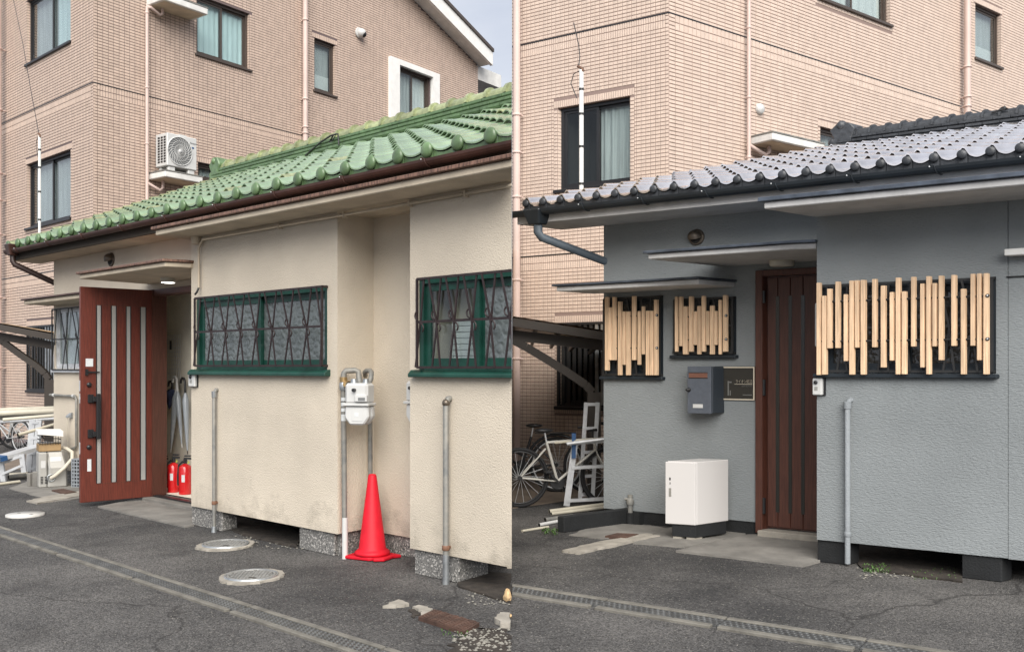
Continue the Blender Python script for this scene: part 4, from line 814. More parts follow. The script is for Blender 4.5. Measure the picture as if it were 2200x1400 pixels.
# hall contents: pegboard, umbrellas, extinguishers
yw = yh - .02
pgx = [L.xp(362, yw), L.xp(389, yw)]; pgz = [L.at(375, 828, yw)[1], L.at(375, 720, yw)[1]]
pg = thing('wire_grid', 'white wire grid panel hung on the hall wall inside the open door', 'wire grid', L, (pgx[0], yw, pgz[0]))
for i in range(8): x = pgx[0] + (pgx[1] - pgx[0]) * i / 7; MB(L).tube([(x, yw - .012, pgz[0]), (x, yw - .012, pgz[1])], .0035, 5).build('wire', white_pl, pg)
for i in range(13): z = pgz[0] + (pgz[1] - pgz[0]) * i / 12; MB(L).tube([(pgx[0], yw - .015, z), (pgx[1], yw - .015, z)], .0035, 5).build('wire', white_pl, pg)
MB(L).box(pgx[0] + .06, pgx[0] + .1, yw - .02, yw - .016, pgz[1] - .16, pgz[1] - .06).build('key_tag', black_pl, pg)
def umbrella(lab, ptop, pbot, px2, cloth, hand, r, grp='umbrellas on the hall hooks'):
    yy = yw - .1; a = L.at(ptop[0], ptop[1], yy); b = L.at(px2[0], pbot, yy); t = thing('umbrella', lab, 'umbrella', L, (b[0], yy, b[1]), grp)
    A, B = Vector((a[0], yy, a[1])), Vector((b[0], yy, b[1])); d = (B - A)
    MB(L).tube([A + d * k for k in (.2, .3, .55, .8, .97)], r, 9, rs=[r * .5, r * 1.2, r * .95, r * .6, r * .22]).build('canopy', cloth, t)
    H = [A + d * .24, A + d * .06] + [A + d * .06 + Vector((-.045 + .045 * math.cos(q_), 0, .05 * math.sin(q_) + .0)) for q_ in (.5, 1.2, 1.9, 2.6, 3.3)]
    MB(L).tube(H, .014, 7).build('handle', hand, t); MB(L).tube([B - d * .04, B + d * .02], .006, 6).build('tip', hand, t)
umbrella('clear vinyl umbrella with white crook handle, left in the hall', (381, 809), 968, (367, 0), haze_pl, white_pl, .032)
umbrella('clear vinyl umbrella tilted right, middle in the hall', (379, 811), 958, (391, 0), haze_pl, white_pl, .028)
umbrella('clear vinyl umbrella with black crook handle, right in the hall', (397, 812), 972, (403, 0), haze_pl, black_pl, .032)
umbrella('short folded navy patterned umbrella hanging on the hall hooks', (371, 825), 878, (363, 0), umb_blue, black_pl, .05)
def ext(lab, px, py, rpx, hp_, fr=L, yy=None):
    x, z = fr.at(px, py, yy); Y = fr.w(x, yy).y; r = rpx * Y / FPX; h = hp_ * Y / FPX; o_ = ortho((fr.w(x, yy).x, fr.w(x, yy).y), 0, -1)
    t = thing('fire_extinguisher', lab, 'fire extinguisher', o_, (0, 0, .062), 'fire extinguishers in the hall'); b = .062
    MB(o_).lathe([(r * .96, b), (r, b + .012), (r, b + h * .88), (r * .85, b + h * .95), (r * .4, b + h), (r * .3, b + h * 1.02)], (0, 0, 0), 'z', 22).build('cylinder', red_ext, t)
    MB(o_).lathe([(r * .3, 0), (r * .3, .05)], (0, 0, b + h), 'z', 10).box(-r * .2, r * 1.0, -.012, .012, b + h + .05, b + h + .07).box(-r * .1, r * .9, -.012, .012, b + h + .08, b + h + .095).build('valve', black_pl, t)
    MB(o_).tube([(-r * .3, -.01, b + h + .03), (-r * .9, -r * .3, b + h * .98), (-r * 1.02, -r * .4, b + h * .6), (-r * .98, -r * .4, b + h * .3)], .011, 7).build('hose', rubber, t)
    MB(o_).add([(r * 1.003 * math.sin(a), -r * 1.003 * math.cos(a), b + h * zz) for zz in (.42, .66) for a in (-.25, -.12, 0, .12, .25)], [(i, i + 1, 6 + i, 5 + i) for i in range(4)], True).build('label_print', sticker, t)
    MB(o_).add([(r * .5, -r * .6, b + h * 1.02), (r * .95, -r * .65, b + h * 1.06), (r * .75, -r * .75, b + h * 1.14)], [(0, 1, 2)]).build('tag', yellow_print, t)
yx = yM + .25
ext('red fire extinguisher in the middle of the hall floor', 373, 1050, 13, 62, L, yx)
ext('red fire extinguisher against the right door jamb', 398, 1046, 13.5, 64, L, yx); ext('red fire extinguisher half hidden behind the open door edge', 352, 1048, 9, 50, L, yx + .12)
# lit ceiling lamp under the door hood
lx, lz_ = L.gr(361, 597, zd)
tl = thing('ceiling_lamp', 'round lit ceiling lamp under the cream door hood', 'lamp', L, (lx, lz_, zd - .045)); k = L.w(lx, lz_).y / FPX * 16
MB(L).lathe([(k, 0), (k, -.012)], (lx, lz_, zd), 'z', 24).lathe([(k * 1.02, -.012), (k * 1.02, -.04), (k * .92, -.046)], (lx, lz_, zd), 'z', 24).build('lamp_rim', lamp_off, tl); MB(L).lathe([(k * .9, -.047), (.001, -.0475)], (lx, lz_, zd), 'z', 24).build('diffuser', lamp_on, tl)
def vent(fr, y, px, py, rp, lab):
    x, z = fr.at(px, py, y); k = fr.w(x, y).y / FPX * rp; t = thing('vent_hood', lab, 'vent', fr, (x, y, z))
    MB(fr).lathe([(k * 1.15, 0), (k * 1.15, -.012), (k, -.016)], (x + k * .25, y, z), 'y', 22).build('flange', vent_m, t)
    vs = []; n, mm = 10, 8
    for i in range(n + 1):
        th = math.pi * i / n
        for j in range(mm + 1):
            ph = math.pi * .62 * j / mm; vs.append((x + k * .2 - k * math.cos(th), y - k * 1.15 * math.sin(th) * math.sin(ph + .15) - .01, z + k * math.cos(ph) * math.sin(th) + (0 if j < mm else -k * .05)))
    MB(fr).add(vs, [(i * (mm + 1) + j, (i + 1) * (mm + 1) + j, (i + 1) * (mm + 1) + j + 1, i * (mm + 1) + j + 1) for i in range(n) for j in range(mm)], True).build('cowl', vent_m, t)
    MB(fr).lathe([(k * .8, -.017), (.001, -.0175)], (x + k * .2, y, z - k * .1), 'y', 18).build('throat', dark_in, t)
vent(L, yM, 238, 558, 13, 'bronze vent cowl on the cream wall under the eave'); vent(R, .86, 1494, 510, 15, 'bronze vent cowl on the dark grey wall under the eave')
# conduits
cz_ = zS - .03
t = pipe('wall_conduit', 'cream conduit pipe running under the annex soffit and down by the green window', 'pipe', L, [(L.xp(427, -.03), -.03, L.at(427, 618, -.03)[1]), (L.xp(427, -.03), -.03, zS - .1), (L.xp(427, -.03) + .03, -.03, cz_ - .035), (L.xp(436, -.03), -.03, cz_), (xe, -.03, cz_)], .011, cream_slab, (L.xp(427, -.03), 0, 1.9))
x, z = L.at(421, 512, -.04); MB(L).lathe([(.04, -.05), (.045, -.02), (.045, .03), (.038, .05)], (x, -.04, z), 'z', 14).build('junction_box', cream_slab, t)
for p in (600, 740, 880, 1000): x = L.xp(p, -.03); MB(L).box(x - .006, x + .006, -.045, 0, cz_ - .022, cz_ + .022).build('clip', cream_slab, t)
x, z = L.at(427, 620, -.03); MB(L).tube([(x, -.03, z + .01), (x + .005, -.05, z - .03), (x - .03, -.05, z - .05)], .009, 6).build('cable_end', black_pl, t)
x0p, zt0 = L.at(460, 845, -.035); k = .017
pp = pipe('vent_pipe', 'grey galvanised pipe on the wall below the barred green window', 'pipe', L, [(x0p, -.035, .02), (x0p, -.035, zt0), (x0p + .004, -.02, zt0 + .03), (x0p + .004, .02, zt0 + .03)], k, galv_dull, (x0p, -.035, 0), [(x0p, -.035, L.at(459, 1079, -.035)[1])], rust)
MB(L).lathe([(k * 1.3, -.02), (k * 1.35, .03)], (x0p, -.035, zt0 - .01), 'z', 10).build('elbow', galv, pp); MB(L).lathe([(k * 1.5, 0), (k * 1.3, .05)], (x0p, -.035, .0), 'z', 10).build('foot', galv, pp)
x0p, zt0 = L.at(958, 867, -.04); k = .021
pp = pipe('vent_pipe', 'grey galvanised pipe with wrapped foot on the near right wall', 'pipe', L, [(x0p, -.04, .0), (x0p, -.04, zt0), (x0p + .004, -.025, zt0 + .03), (x0p + .004, .02, zt0 + .035)], k, galv_dull, (x0p, -.04, 0), [(x0p, -.04, L.at(958, 1176, -.04)[1])], rust)
MB(L).ball((x0p, -.04, zt0 + .005), k * 1.3, 10, 7).build('elbow', vent_m, pp); MB(L).lathe([(k * 1.15, .0), (k * 1.1, .19)], (x0p, -.04, .0), 'z', 10).build('wrapping', galv, pp)
def intercom(fr, y, pl_, pr_, pt, pb, lab):
    x0, x1 = fr.xp(pl_, y), fr.xp(pr_, y); z0, z1 = fr.at(pl_, pb, y)[1], fr.at(pl_, pt, y)[1]; d = .035; t = thing('intercom', lab, 'intercom', fr, (x0, y, z0)); w = x1 - x0
    MB(fr).box(x0, x1, y - d, y - .006, z0, z1).build('case', white_pl, t, bevel=.006); MB(fr).box(x0 + .003, x1 + .012, y - .012, y, z0 - .004, z1 + .004).build('backplate', black_pl, t)
    MB(fr).lathe([(w * .23, -d - .001), (w * .2, -d - .006), (.001, -d - .006)], (x0 + w * .4, y, z1 - (z1 - z0) * .25), 'y', 16).build('lens', black_pl, t); MB(fr).lathe([(w * .3, -d + .001), (w * .3, -d - .003)], (x0 + w * .4, y, z1 - (z1 - z0) * .25), 'y', 16).build('lens_ring', alu, t)
    for k in range(4): MB(fr).box(x0 + w * .25, x0 + w * .6, y - d - .002, y - d + .001, z0 + (z1 - z0) * (.28 + .06 * k), z0 + (z1 - z0) * (.31 + .06 * k)).build('speaker_slot', galv_dull, t)
intercom(L, 0, 411.5, 425, 801, 830, 'white intercom under the left end of the green window sill'); intercom(R, 0, 1751, 1771, 812, 848, 'white intercom under the left end of the wooden slat screen')
# white notice box on the side of each annex
for (fr, x, p0, p1, lab) in ((L, xa, 662, 760, 'long ivory box on the cream annex corner beside the doorway'),): 
    z0, z1 = fr.at(410, p1)[1], fr.at(410, p0)[1]; tag(MB(fr).box(x - .035, x - .001, .03, .12, z0, z1).build('wall_box', cream_pl, None, (x, .1, z0), bevel=.008), lab, 'wall box')
x = 0.0; z0, z1 = R.at(1748, 745)[1], R.at(1748, 650)[1]; tag(MB(R).box(x - .03, x - .001, .02, .1, z0, z1).build('wall_box', white_pl, None, (x, .1, z0), bevel=.008), 'long white box on the grey annex corner beside the closed door', 'wall box')
# small services beside the door of the cream house: conduit, outlet, water heater, crate
zz0 = L.at(110, 848, yM - .03)[1]; xq = L.xp(164, yM - .03); zq1 = L.at(164, 962, yM - .03)[1]
t = pipe('wall_pipe', 'grey water pipe bending down the cream wall left of the open door', 'pipe', L, [(L.xp(111, yM - .03) - .05, yM - .03, zz0), (xq - .03, yM - .03, zz0 - .0), (xq, yM - .03, zz0 - .035), (xq, yM - .03, zq1 + .03), (xq - .03, yM - .03, zq1), (L.xp(153, yM - .03), yM - .03, zq1 - .01), (L.xp(152, yM - .03), yM - .03, zq1 - .2)], .016, galv_dull, (xq, yM - .03, 0))
for p in (116, 158): MB(L).lathe([(.022, -.02), (.022, .02)], (L.xp(p, yM - .03), yM - .03, zz0), 'x', 10).build('coupling', white_pl, t)
ox, oz = L.at(155, 892, yM); t = thing('wall_outlet', 'grey outdoor power outlet with dangling wire on the cream wall', 'outlet', L, (ox, yM, oz))
MB(L).box(ox - .02, ox + .03, yM - .012, yM, oz - .035, oz + .035).build('plate', galv_dull, t, bevel=.004); MB(L).xprism([(yM - .012, oz + .03), (yM - .06, oz - .005), (yM - .06, oz - .025), (yM - .012, oz - .03)], ox - .05, ox + .01).build('cover', grey_crate, t, bevel=.004)
MB(L).tube([(ox - .035, yM - .04, oz - .02), (ox - .05, yM - .045, oz - .2), (ox - .03, yM - .04, oz - .36), (ox + .0, yM - .04, oz - .5)], .004, 5).build('wire', cream_pl, t)
# discarded water heater with hose and cartons
hw = gw(105, 1048); hR = gw(145, 1046); hd = (hR - hw); Hf = ortho((hw.x, hw.y), math.atan2(hd.y, hd.x) + .12, -1); wd = Vector((hd.x, hd.y)).length
hk = hw.y / FPX
t = thing('water_heater', 'old silver water heater with ribbed ivory hose standing by the cream wall', 'water heater', Hf, (0, 0, 0)); hh_ = 78 * hk; dd = .3
vs = [(-.01, 0, 0), (wd * 1.02, 0, 0), (wd * 1.02, dd, 0), (-.01, dd, 0), (-.0, 0, hh_ * .55), (wd, 0, hh_ * .55), (wd * 1.0, dd, hh_ * .55), (0, dd, hh_ * .55), (-.01, .09, hh_), (wd * .8, .09, hh_), (wd * .8, dd, hh_), (-.01, dd, hh_)]
MB(Hf).add(vs, [(0, 3, 2, 1), (0, 1, 5, 4), (1, 2, 6, 5), (2, 3, 7, 6), (3, 0, 4, 7), (4, 5, 9, 8), (5, 6, 10, 9), (6, 7, 11, 10), (7, 4, 8, 11), (8, 9, 10, 11)]).build('casing', heater_m, t, bevel=.018)
MB(Hf).box(-wd * .52, -.008, .04, dd, 0, hh_ * .98).build('side_casing', heater_m, t, bevel=.015)
for k_ in range(5): MB(Hf).box(-wd * .42, -wd * .28, .036, .041, .05 + k_ * .018, .06 + k_ * .018).box(-wd * .2, -wd * .06, .036, .041, .05 + k_ * .018, .06 + k_ * .018).build('louvre', black_frame, t)
MB(Hf).box(-wd * .4, -wd * .15, .036, .041, hh_ * .55, hh_ * .75).build('plate', white_pl, t); MB(Hf).add([(.02, .03, hh_ * .72), (wd * .7, .03, hh_ * .72), (wd * .72, .055, hh_ * .84), (.02, .055, hh_ * .84)], [(0, 1, 2, 3)]).build('label_print', white_pl, t)
MB(Hf).torus((wd * .12, -.006, hh_ * .28), .04, .008, 18, 6).build('port_ring', galv, t)
MB(Hf).tube([(wd * .12, -.01, hh_ * .28), (wd * .3, -.05, hh_ * .34), (wd * .8, -.06, hh_ * .55), (wd * 1.25, -.02, hh_ * .78), (wd * 1.3, .04, hh_ * .95), (wd * 1.05, .12, hh_ * 1.05), (wd * .85, .16, hh_ * 1.07)], .021, 10).build('hose', ivory_hose, t)
t2 = thing('wire_basket', 'small wire basket with cartons on top of the old water heater', 'basket', Hf, (0, .15, hh_))
MB(Hf).box(-wd * .5, wd * .72, .08, dd, hh_, hh_ * 1.2).build('carton', cardboard, t2, bevel=.004)
for z in (1.22, 1.32, 1.42): MB(Hf).tube([(-wd * .45, .07, hh_ * z), (wd * .7, .07, hh_ * z), (wd * .7, dd, hh_ * z), (-wd * .45, dd, hh_ * z), (-wd * .45, .07, hh_ * z)], .004, 5).build('wire', iron_black, t2)
for i in range(9): x = -wd * .45 + wd * 1.15 * i / 8; MB(Hf).tube([(x, .07, hh_ * 1.18), (x, .07, hh_ * 1.44)], .003, 5).build('wire', iron_black, t2)
MB(Hf).add([(-wd * .55, .03, hh_ * 1.48), (wd * .8, .03, hh_ * 1.4), (wd * .8, .28, hh_ * 1.44), (-wd * .55, .28, hh_ * 1.52), (-wd * .55, .03, hh_ * 1.56), (wd * .8, .03, hh_ * 1.55), (wd * .8, .28, hh_ * 1.58), (-wd * .55, .28, hh_ * 1.6)], [(0, 3, 2, 1), (4, 5, 6, 7), (0, 1, 5, 4), (1, 2, 6, 5), (2, 3, 7, 6), (3, 0, 4, 7)]).build('flap', paper, t2)
# plastic crate on end beside it
a = gw(153, 1047); C = ortho((a.x, a.y), L.ang + .5, -1); ck = a.y / FPX; cw, ch = 34 * ck, 62 * ck
t = thing('plastic_crate', 'grey latticed plastic crate on end between the water heater and the open door', 'crate', C, (0, 0, 0))
frame_rect(MB(C), 0, cw, 0, ch, 0, .2, .014).build('rim', grey_crate, t)
for i in range(1, 5): MB(C).box(cw * i / 5 - .006, cw * i / 5 + .006, .0, .012, .014, ch - .014).build('slat', grey_crate, t)
for i in range(1, 8): MB(C).box(.014, cw - .014, .001, .011, ch * i / 8 - .007, ch * i / 8 + .007).build('slat', grey_crate, t)
MB(C).box(.01, cw - .01, .18, .19, .01, ch - .01).build('bottom', grey_crate, t)
a = gw(63, 1046); C = ortho((a.x, a.y), L.ang + .35, -1); ck = a.y / FPX
tag(MB(C).box(-9 * ck, 0, 0, .3, 0, 30 * ck).box(0.002, 20 * ck, .03, .3, 0, 33 * ck).build('concrete_block', conc, None, (0, 0, 0), bevel=.01), 'grey concrete block left of the old water heater', 'block')
# gas meters in the recess
def gas_meter(fr, x, y, z, s, lab, ax):
    """ax: unit frame with x to the right of the meter's face"""
    o_ = ax; t = thing('gas_meter', lab, 'gas meter', o_, (x, y, z), 'gas meters in the wall recess'); m = MB(o_)
    MB(o_).box(x, x + .20 * s, y - .16 * s, y, z + .17 * s, z + .34 * s).build('upper_body', white_pl, t, bevel=.02 * s)
    MB(o_).box(x - .012 * s, x + .212 * s, y - .17 * s, y + .0, z + .155 * s, z + .178 * s).build('seam_flange', white_pl, t, bevel=.004)
    P = [(x, z + .155 * s), (x + .2 * s, z + .155 * s), (x + .205 * s, z + .06 * s), (x + .16 * s, z), (x + .04 * s, z), (x - .005 * s, z + .06 * s)]
    MB(o_).yprism(P, y - .15 * s, y - .085 * s).build('front_cover', white_pl, t, bevel=.012 * s); MB(o_).yprism(P, y - .07 * s, y).build('back_cover', white_pl, t, bevel=.012 * s); MB(o_).yprism([(x + .02, z + .15 * s), (x + .18 * s, z + .15 * s), (x + .15 * s, z + .03 * s), (x + .05 * s, z + .03 * s)], y - .086 * s, y - .069 * s).build('waist', white_pl, t)
    MB(o_).box(x + .06 * s, x + .16 * s, y - .153 * s, y - .149 * s, z + .03 * s, z + .13 * s).build('panel', white_pl, t, bevel=.002); MB(o_).box(x + .085 * s, x + .12 * s, y - .1545 * s, y - .152 * s, z + .07 * s, z + .1 * s).build('plate', sticker, t)
    MB(o_).box(x + .1 * s, x + .205 * s, y - .185 * s, y - .155 * s, z + .19 * s, z + .245 * s).build('display_hood', white_pl, t, bevel=.004); MB(o_).box(x + .13 * s, x + .19 * s, y - .187 * s, y - .184 * s, z + .2 * s, z + .225 * s).build('display', screen_g, t)
    MB(o_).lathe([(.014 * s, 0), (.014 * s, -.03)], (x + .09 * s, y - .16 * s, z + .285 * s), 'y', 12).build('reset_knob', black_pl, t); MB(o_).lathe([(.03 * s, 0), (.026 * s, .03)], (x + .05 * s, y - .08 * s, z + .34 * s), 'z', 14).lathe([(.03 * s, 0), (.026 * s, .03)], (x + .155 * s, y - .08 * s, z + .34 * s), 'z', 14).build('union', galv, t)
    return t
Ymet = 6.95; kk = Ymet / FPX; mx0 = (757 - CXP) * kk; mz0 = EYE + (HZP - 910) * kk
MF = ortho((mx0, Ymet), R_(-14), -1); s_m = 53 * kk / .205
gas_meter(L, 0, 0, mz0, s_m, 'white gas meter with grey pipes in the recess corner', MF)
# supply pipes of the meter
def wp(px, py, Y): return ((px - CXP) / FPX * Y - MF.o.x, Y - MF.o.y, EYE + (HZP - py) / FPX * Y)
I_ = ortho((MF.o.x, MF.o.y), 0, -1)
t = thing('gas_pipe', 'grey gas supply pipe with white foot standing in front of the recess', 'pipe', I_, (wp(740, 1190, 6.98)[0], wp(740, 1190, 6.98)[1], 0))
MB(I_).tube([wp(741, 1185, 6.98)[:2] + (0.0,), wp(738, 832, 6.98)], .0195, 12).build('tube', galv_dull, t); MB(I_).tube([wp(741, 1185, 6.98)[:2] + (.0,), wp(741, 1111, 6.98)], .0215, 12).build('white_sleeve', white_pl, t)
MB(I_).lathe([(.026, 0), (.03, .01), (.03, .05), (.024, .06)], wp(738, 838, 6.98), 'z', 14).build('valve', galv, t); MB(I_).lathe([(.03, 0), (.026, -.04), (.02, -.06)], tuple(a + b for a, b in zip(wp(746, 825, 6.98), (0, -.0, 0))), 'y', 12).build('valve_cap', brass, t); MB(I_).lathe([(.022, 0), (.014, -.04)], tuple(a + b for a, b in zip(wp(752, 825, 6.96), (0, -.05, 0))), 'y', 10).build('valve_key', black_pl, t)
MB(I_).lathe([(.028, 0), (.028, .035)], wp(738, 820, 6.98), 'z', 8).build('nut', brass, t)
MB(I_).tube([wp(738, 810, 6.98), wp(739, 801, 6.98), wp(744, 796, 6.98), wp(752, 796, 6.98), wp(763, 795, 6.98), wp(770, 798, 6.98), wp(771, 808, 6.98), wp(773, 826, 6.94)], .021, 12).build('elbow', galv_dull, t)
for (py, ) in ((857,), (868,), (880,), (893,), (900,)): MB(I_).lathe([(.0208, -.012), (.0208, .012)], wp(738.5, py, 6.98), 'z', 12).build('sticker', sticker, t)
t = thing('gas_pipe', 'dark grey gas outlet pipe behind the traffic cone in the recess', 'pipe', I_, (wp(795, 1100, 7.2)[0], wp(795, 1100, 7.2)[1], 0))
MB(I_).tube([wp(796, 1180, 7.2)[:2] + (0,), wp(795, 880, 7.2)], .018, 12).build('tube', galv_dull, t); MB(I_).tube([wp(791, 828, 6.95), wp(797, 812, 6.97), wp(798, 800, 7.0), wp(795, 796, 7.03), wp(788, 796, 7.06), wp(784, 800, 7.09), wp(785, 806, 7.2)], .019, 12).build('elbow', galv_dull, t)
xm2 = L.xp(873, .215); wm2 = L.w(xm2, .355); kk2 = wm2.y / FPX; MF2 = ortho((wm2.x, wm2.y), L.ang, -1)
gas_meter(L, 0, 0, EYE + (HZP - 906) * kk2, s_m, 'white gas meter mostly hidden behind the near right wall', MF2)
# traffic cone
c0 = gw(800, 1198); K = ortho((c0.x, c0.y), R_(-24), -1); ck = c0.y / FPX
t = thing('traffic_cone', 'red plastic traffic cone standing in the wall recess', 'traffic cone', K, (0, 0, 0)); hc = 180 * ck
MB(K).lathe([(34 * ck, .028), (38 * ck, .032), (38 * ck, .05), (33 * ck, .062), (29 * ck, .075), (9 * ck, hc - .012), (7 * ck, hc), (.001, hc + .003)], (0, 0, 0), 'z', 32).build('cone', red_cone, t)
b = 47 * ck; P = [(-b, -b * .75), (-b * .2, -b * .78), (b * .3, -b * .80), (b * .42, -b * .7), (b * .6, -b * .84), (b, -b * .6), (b * 1.02, b * .2), (b * 1.25, b * .5), (b * .9, b * .62), (b * .2, b * .8), (-b, b * .8)]
MB(K).prism(P, .004, .028).build('base', red_cone, t, bevel=.006)
# ================================================================== GREY HOUSE (right)
yR = .86; xlR = R.xp(1297, yR); xeR = R.xp(2680, 0); zSR = 2.475; zFR = .163
houseR = thing('house', 'single-storey grey stucco house with dark glazed tile roof', 'house', R, (0, 0, 0))
wB = [R.xp(1763, 0), R.xp(2140, 0), R.at(1950, 802)[1], R.at(1950, 603)[1]]
wA = [R.xp(1301, yR), R.xp(1425, yR), R.at(1362, 808, yR)[1], R.at(1362, 637, yR)[1]]; wM = [R.xp(1452, yR), R.xp(1582, yR), R.at(1517, 762, yR)[1], R.at(1517, 639, yR)[1]]
dRx0, dRx1 = R.xp(1628, yR), R.xp(1752, yR) + .25; dRz = R.at(1640, 581, yR)[1]; jx = R.xp(2164.5, 0)
wall_grid(MB(R), 0, jx, zFR, zSR, 0, .12, [wB]).build('wall', stucco_grey, houseR)
MB(R).box(jx + .004, xeR, .004, .12, zFR - .005, zSR).build('wall', stucco_grey, houseR); MB(R).box(jx - .01, jx + .02, .02, .06, zFR, zSR).build('wall_joint', dark_in, houseR)
MB(R).box(0, .1, .12, yR + .05, zFR, zSR).build('wall', stucco_grey, houseR)
wall_grid(MB(R), xlR, .3, .112, 2.82, yR, .12, [wA, wM, (dRx0, dRx1, -1, dRz)]).build('wall', stucco_grey, houseR)
MB(R).box(xlR, xlR + .1, yR + .12, 7.5, .11, 2.8).build('wall', stucco_grey, houseR); MB(R).add([(xlR + .05, yR, 2.7), (xlR + .05, 9.2, 2.7), (xlR + .05, 5.05, 3.95)], [(0, 1, 2)]).build('gable', stucco_grey, houseR)
MB(R).box(.1, xeR, yR + .6, yR + .65, 0, 2.6).build('dark_backing', dark_in, houseR); MB(R).box(.1, xeR, .12, yR + .6, 2.45, 2.47).build('ceiling', dark_in, houseR); MB(R).box(.02, xeR, .13, yR + .6, zFR + .02, zFR + .05).build('floor', dark_in, houseR)  # near-black back sheet, ceiling and floor added to keep the interior dark
# black painted plinth
MB(R).box(xlR + .01, dRx0, yR + .012, yR + .11, 0, .118).build('plinth', black_paint, houseR)
for (pa, pb, d) in ((1756, 1822, .14), (2066, 2152, .14)): MB(R).box(R.xp(pa, .015), R.xp(pb, .015), .015, .015 + d, 0, zFR + .006).build('plinth', black_paint, houseR, bevel=.006)
gA = R.gr(1197, 1142); tag(MB(R).box(gA[0], gA[0] + .07, gA[1], yR + .1, 0, .135).build('kerb_wall', black_paint, None, (gA[0], gA[1], 0), bevel=.006), 'low black painted kerb wall running out from the grey house corner', 'kerb')
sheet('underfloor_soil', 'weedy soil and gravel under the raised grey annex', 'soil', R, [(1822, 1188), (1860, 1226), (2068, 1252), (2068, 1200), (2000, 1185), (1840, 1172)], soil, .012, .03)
# canopies
fl = R.gr(1641, 449, zSR)
slab(houseR, R, None, zSR, .047, .03, grey_conc, steel_flash, poly=[(fl[0], fl[1]), (xeR, fl[1]), (xeR, .3), (fl[0], .3)])
MB(R).box(fl[0], xeR, .302, yR, zSR + .0, zSR + .02).build('soffit', grey_conc, houseR)
zdR = R.at(1567, 572, yR)[1]; c1 = R.gr(1392, 557, zdR); c2x = R.xp(1697, c1[1])
slab(houseR, R, None, zdR, .042, .022, grey_conc, steel_flash, poly=[c1, (c2x, c1[1]), (-.01, -.0), (-.002, yR), (c1[0], yR)])
zwR = R.at(1299, 630, yR)[1]; c1 = R.gr(1195, 626, zwR); c2 = R.xp(1501, c1[1])
slab(houseR, R, None, zwR, .042, .02, grey_conc, steel_flash, poly=[c1, (c2, c1[1]), (c2, yR), (c1[0], yR)])
# roof and gutter
veR, zeR, vrR, zrR = .32, 2.845, 5.1, 4.02
cp = [R.xp(p, veR) for p in (1682, 1732, 1782, 1836.5, 1891, 1947, 2004, 2065, 2129, 2193)]; pitR = (cp[-1] - cp[0]) / 9
ueR = cp[0] - .19 * pitR; ueR -= pitR * math.floor((ueR + 2.95) / pitR)
rpR = (R.xp(2193, vrR) - R.xp(1844.5, vrR)) / 10
roof(houseR, R, ueR, veR, zeR, vrR, zrR, pitR, 10, (glaze_dark, glaze_dark, glaze_dark_dull, glaze_dark_dull), 2.35, R.xp(1812, vrR), rpR, .74, .9)
gutter(houseR, R, -2.95, 2.35, veR - .03, 2.795, .05, black_metal, R.xp(1870, veR) - R.xp(1705, veR))
MB(R).box(-2.9, 2.35, veR + .03, veR + .055, 2.69, 2.81).build('fascia', grey_conc, houseR); MB(R).box(-2.9, 2.35, veR + .055, yR + .02, 2.69, 2.71).build('eave_soffit', grey_conc, houseR)
MB(R).box(R.xp(1246, yR - .05), R.xp(1292, yR - .05), yR - .07, yR + .03, R.at(1270, 481, yR)[1], R.at(1270, 469, yR)[1]).build('purlin_end', black_metal, houseR)
hx, hz = R.at(1152, 453, veR - .03); hw_ = .09
m = MB(R); m.add([(hx - hw_, veR - .1, hz + .01), (hx + hw_, veR - .1, hz + .01), (hx + hw_, veR + .06, hz + .01), (hx - hw_, veR + .06, hz + .01), (hx - hw_ * .6, veR - .07, hz - .125), (hx + hw_ * .7, veR - .07, hz - .125), (hx + hw_ * .7, veR + .03, hz - .125), (hx - hw_ * .6, veR + .03, hz - .125)], [(0, 1, 2, 3), (7, 6, 5, 4), (0, 4, 5, 1), (1, 5, 6, 2), (2, 6, 7, 3), (3, 7, 4, 0)])
m.build('rain_hopper', black_metal, houseR, bevel=.01)
ex, ez = R.at(1300, 560, yR + .05); blue_grey = M('blue_grey_pipe', (.075, .095, .115), .5, var=.2)
MB(R).tube([(hx + .01, veR - .02, hz - .11), (hx + .01, veR - .02, hz - .19), (hx + .035, veR - .01, hz - .235), (ex + .06, yR + .1, ez - .04)], .036, 10).build('raking_downpipe', blue_grey, houseR)
# windows behind the slat screens
def rwin(h, y, n, gl=True):
    o = window(houseR, R, h[0], h[1], h[2], h[3], y, .07, .035, navy_black, [(0, .515), (.485, 1)], frost_d, None, None, .035, .3)
    MB(R).box(h[0] - .03, h[1] + .02, y - .045, y + .06, h[2] - .03, h[2] - .002).build('sill', navy_black, o, bevel=.004)
    if gl: grille(houseR, R, h[0] + .01, h[1] - .012, h[2] + .015, h[3] - .012, y - .03, n, iron_black, None, False)
rwin(wB, 0, 8); rwin(wA, yR, 4); rwin(wM, yR, 4)
# ---- door
m = MB(R); fw = R.xp(1643, yR) - dRx0
dzb = .075
m.box(dRx0, dRx0 + fw, yR - .035, yR + .1, .03, dRz); m.box(dRx0 + fw, dRx1, yR - .035, yR + .1, dRz - .05, dRz); m.build('door_frame', wood_door_R, houseR, bevel=.004)
MB(R).box(dRx0 + fw, dRx1, yR - .1, yR + .12, 0, dzb - .012).build('threshold', conc_pale, houseR, bevel=.006)
dl = R.xp(1644, yR); dr = dl + (R.xp(1752, yR) - dl) * 1.25
door2 = MB(R).box(dl, dr, yR + .03, yR + .07, dzb, dRz - .055).build('door', wood_door_R, houseR)
st = [(1667.5, 1675), (1694.8, 1702), (1722, 1729.5)]; zi0, zi1 = R.at(1690, 1102, yR)[1], R.at(1690, 635, yR)[1]
ed = [dl + .004] + [(R.xp((a + b) / 2, yR + .02)) for a, b in st] + [dr]
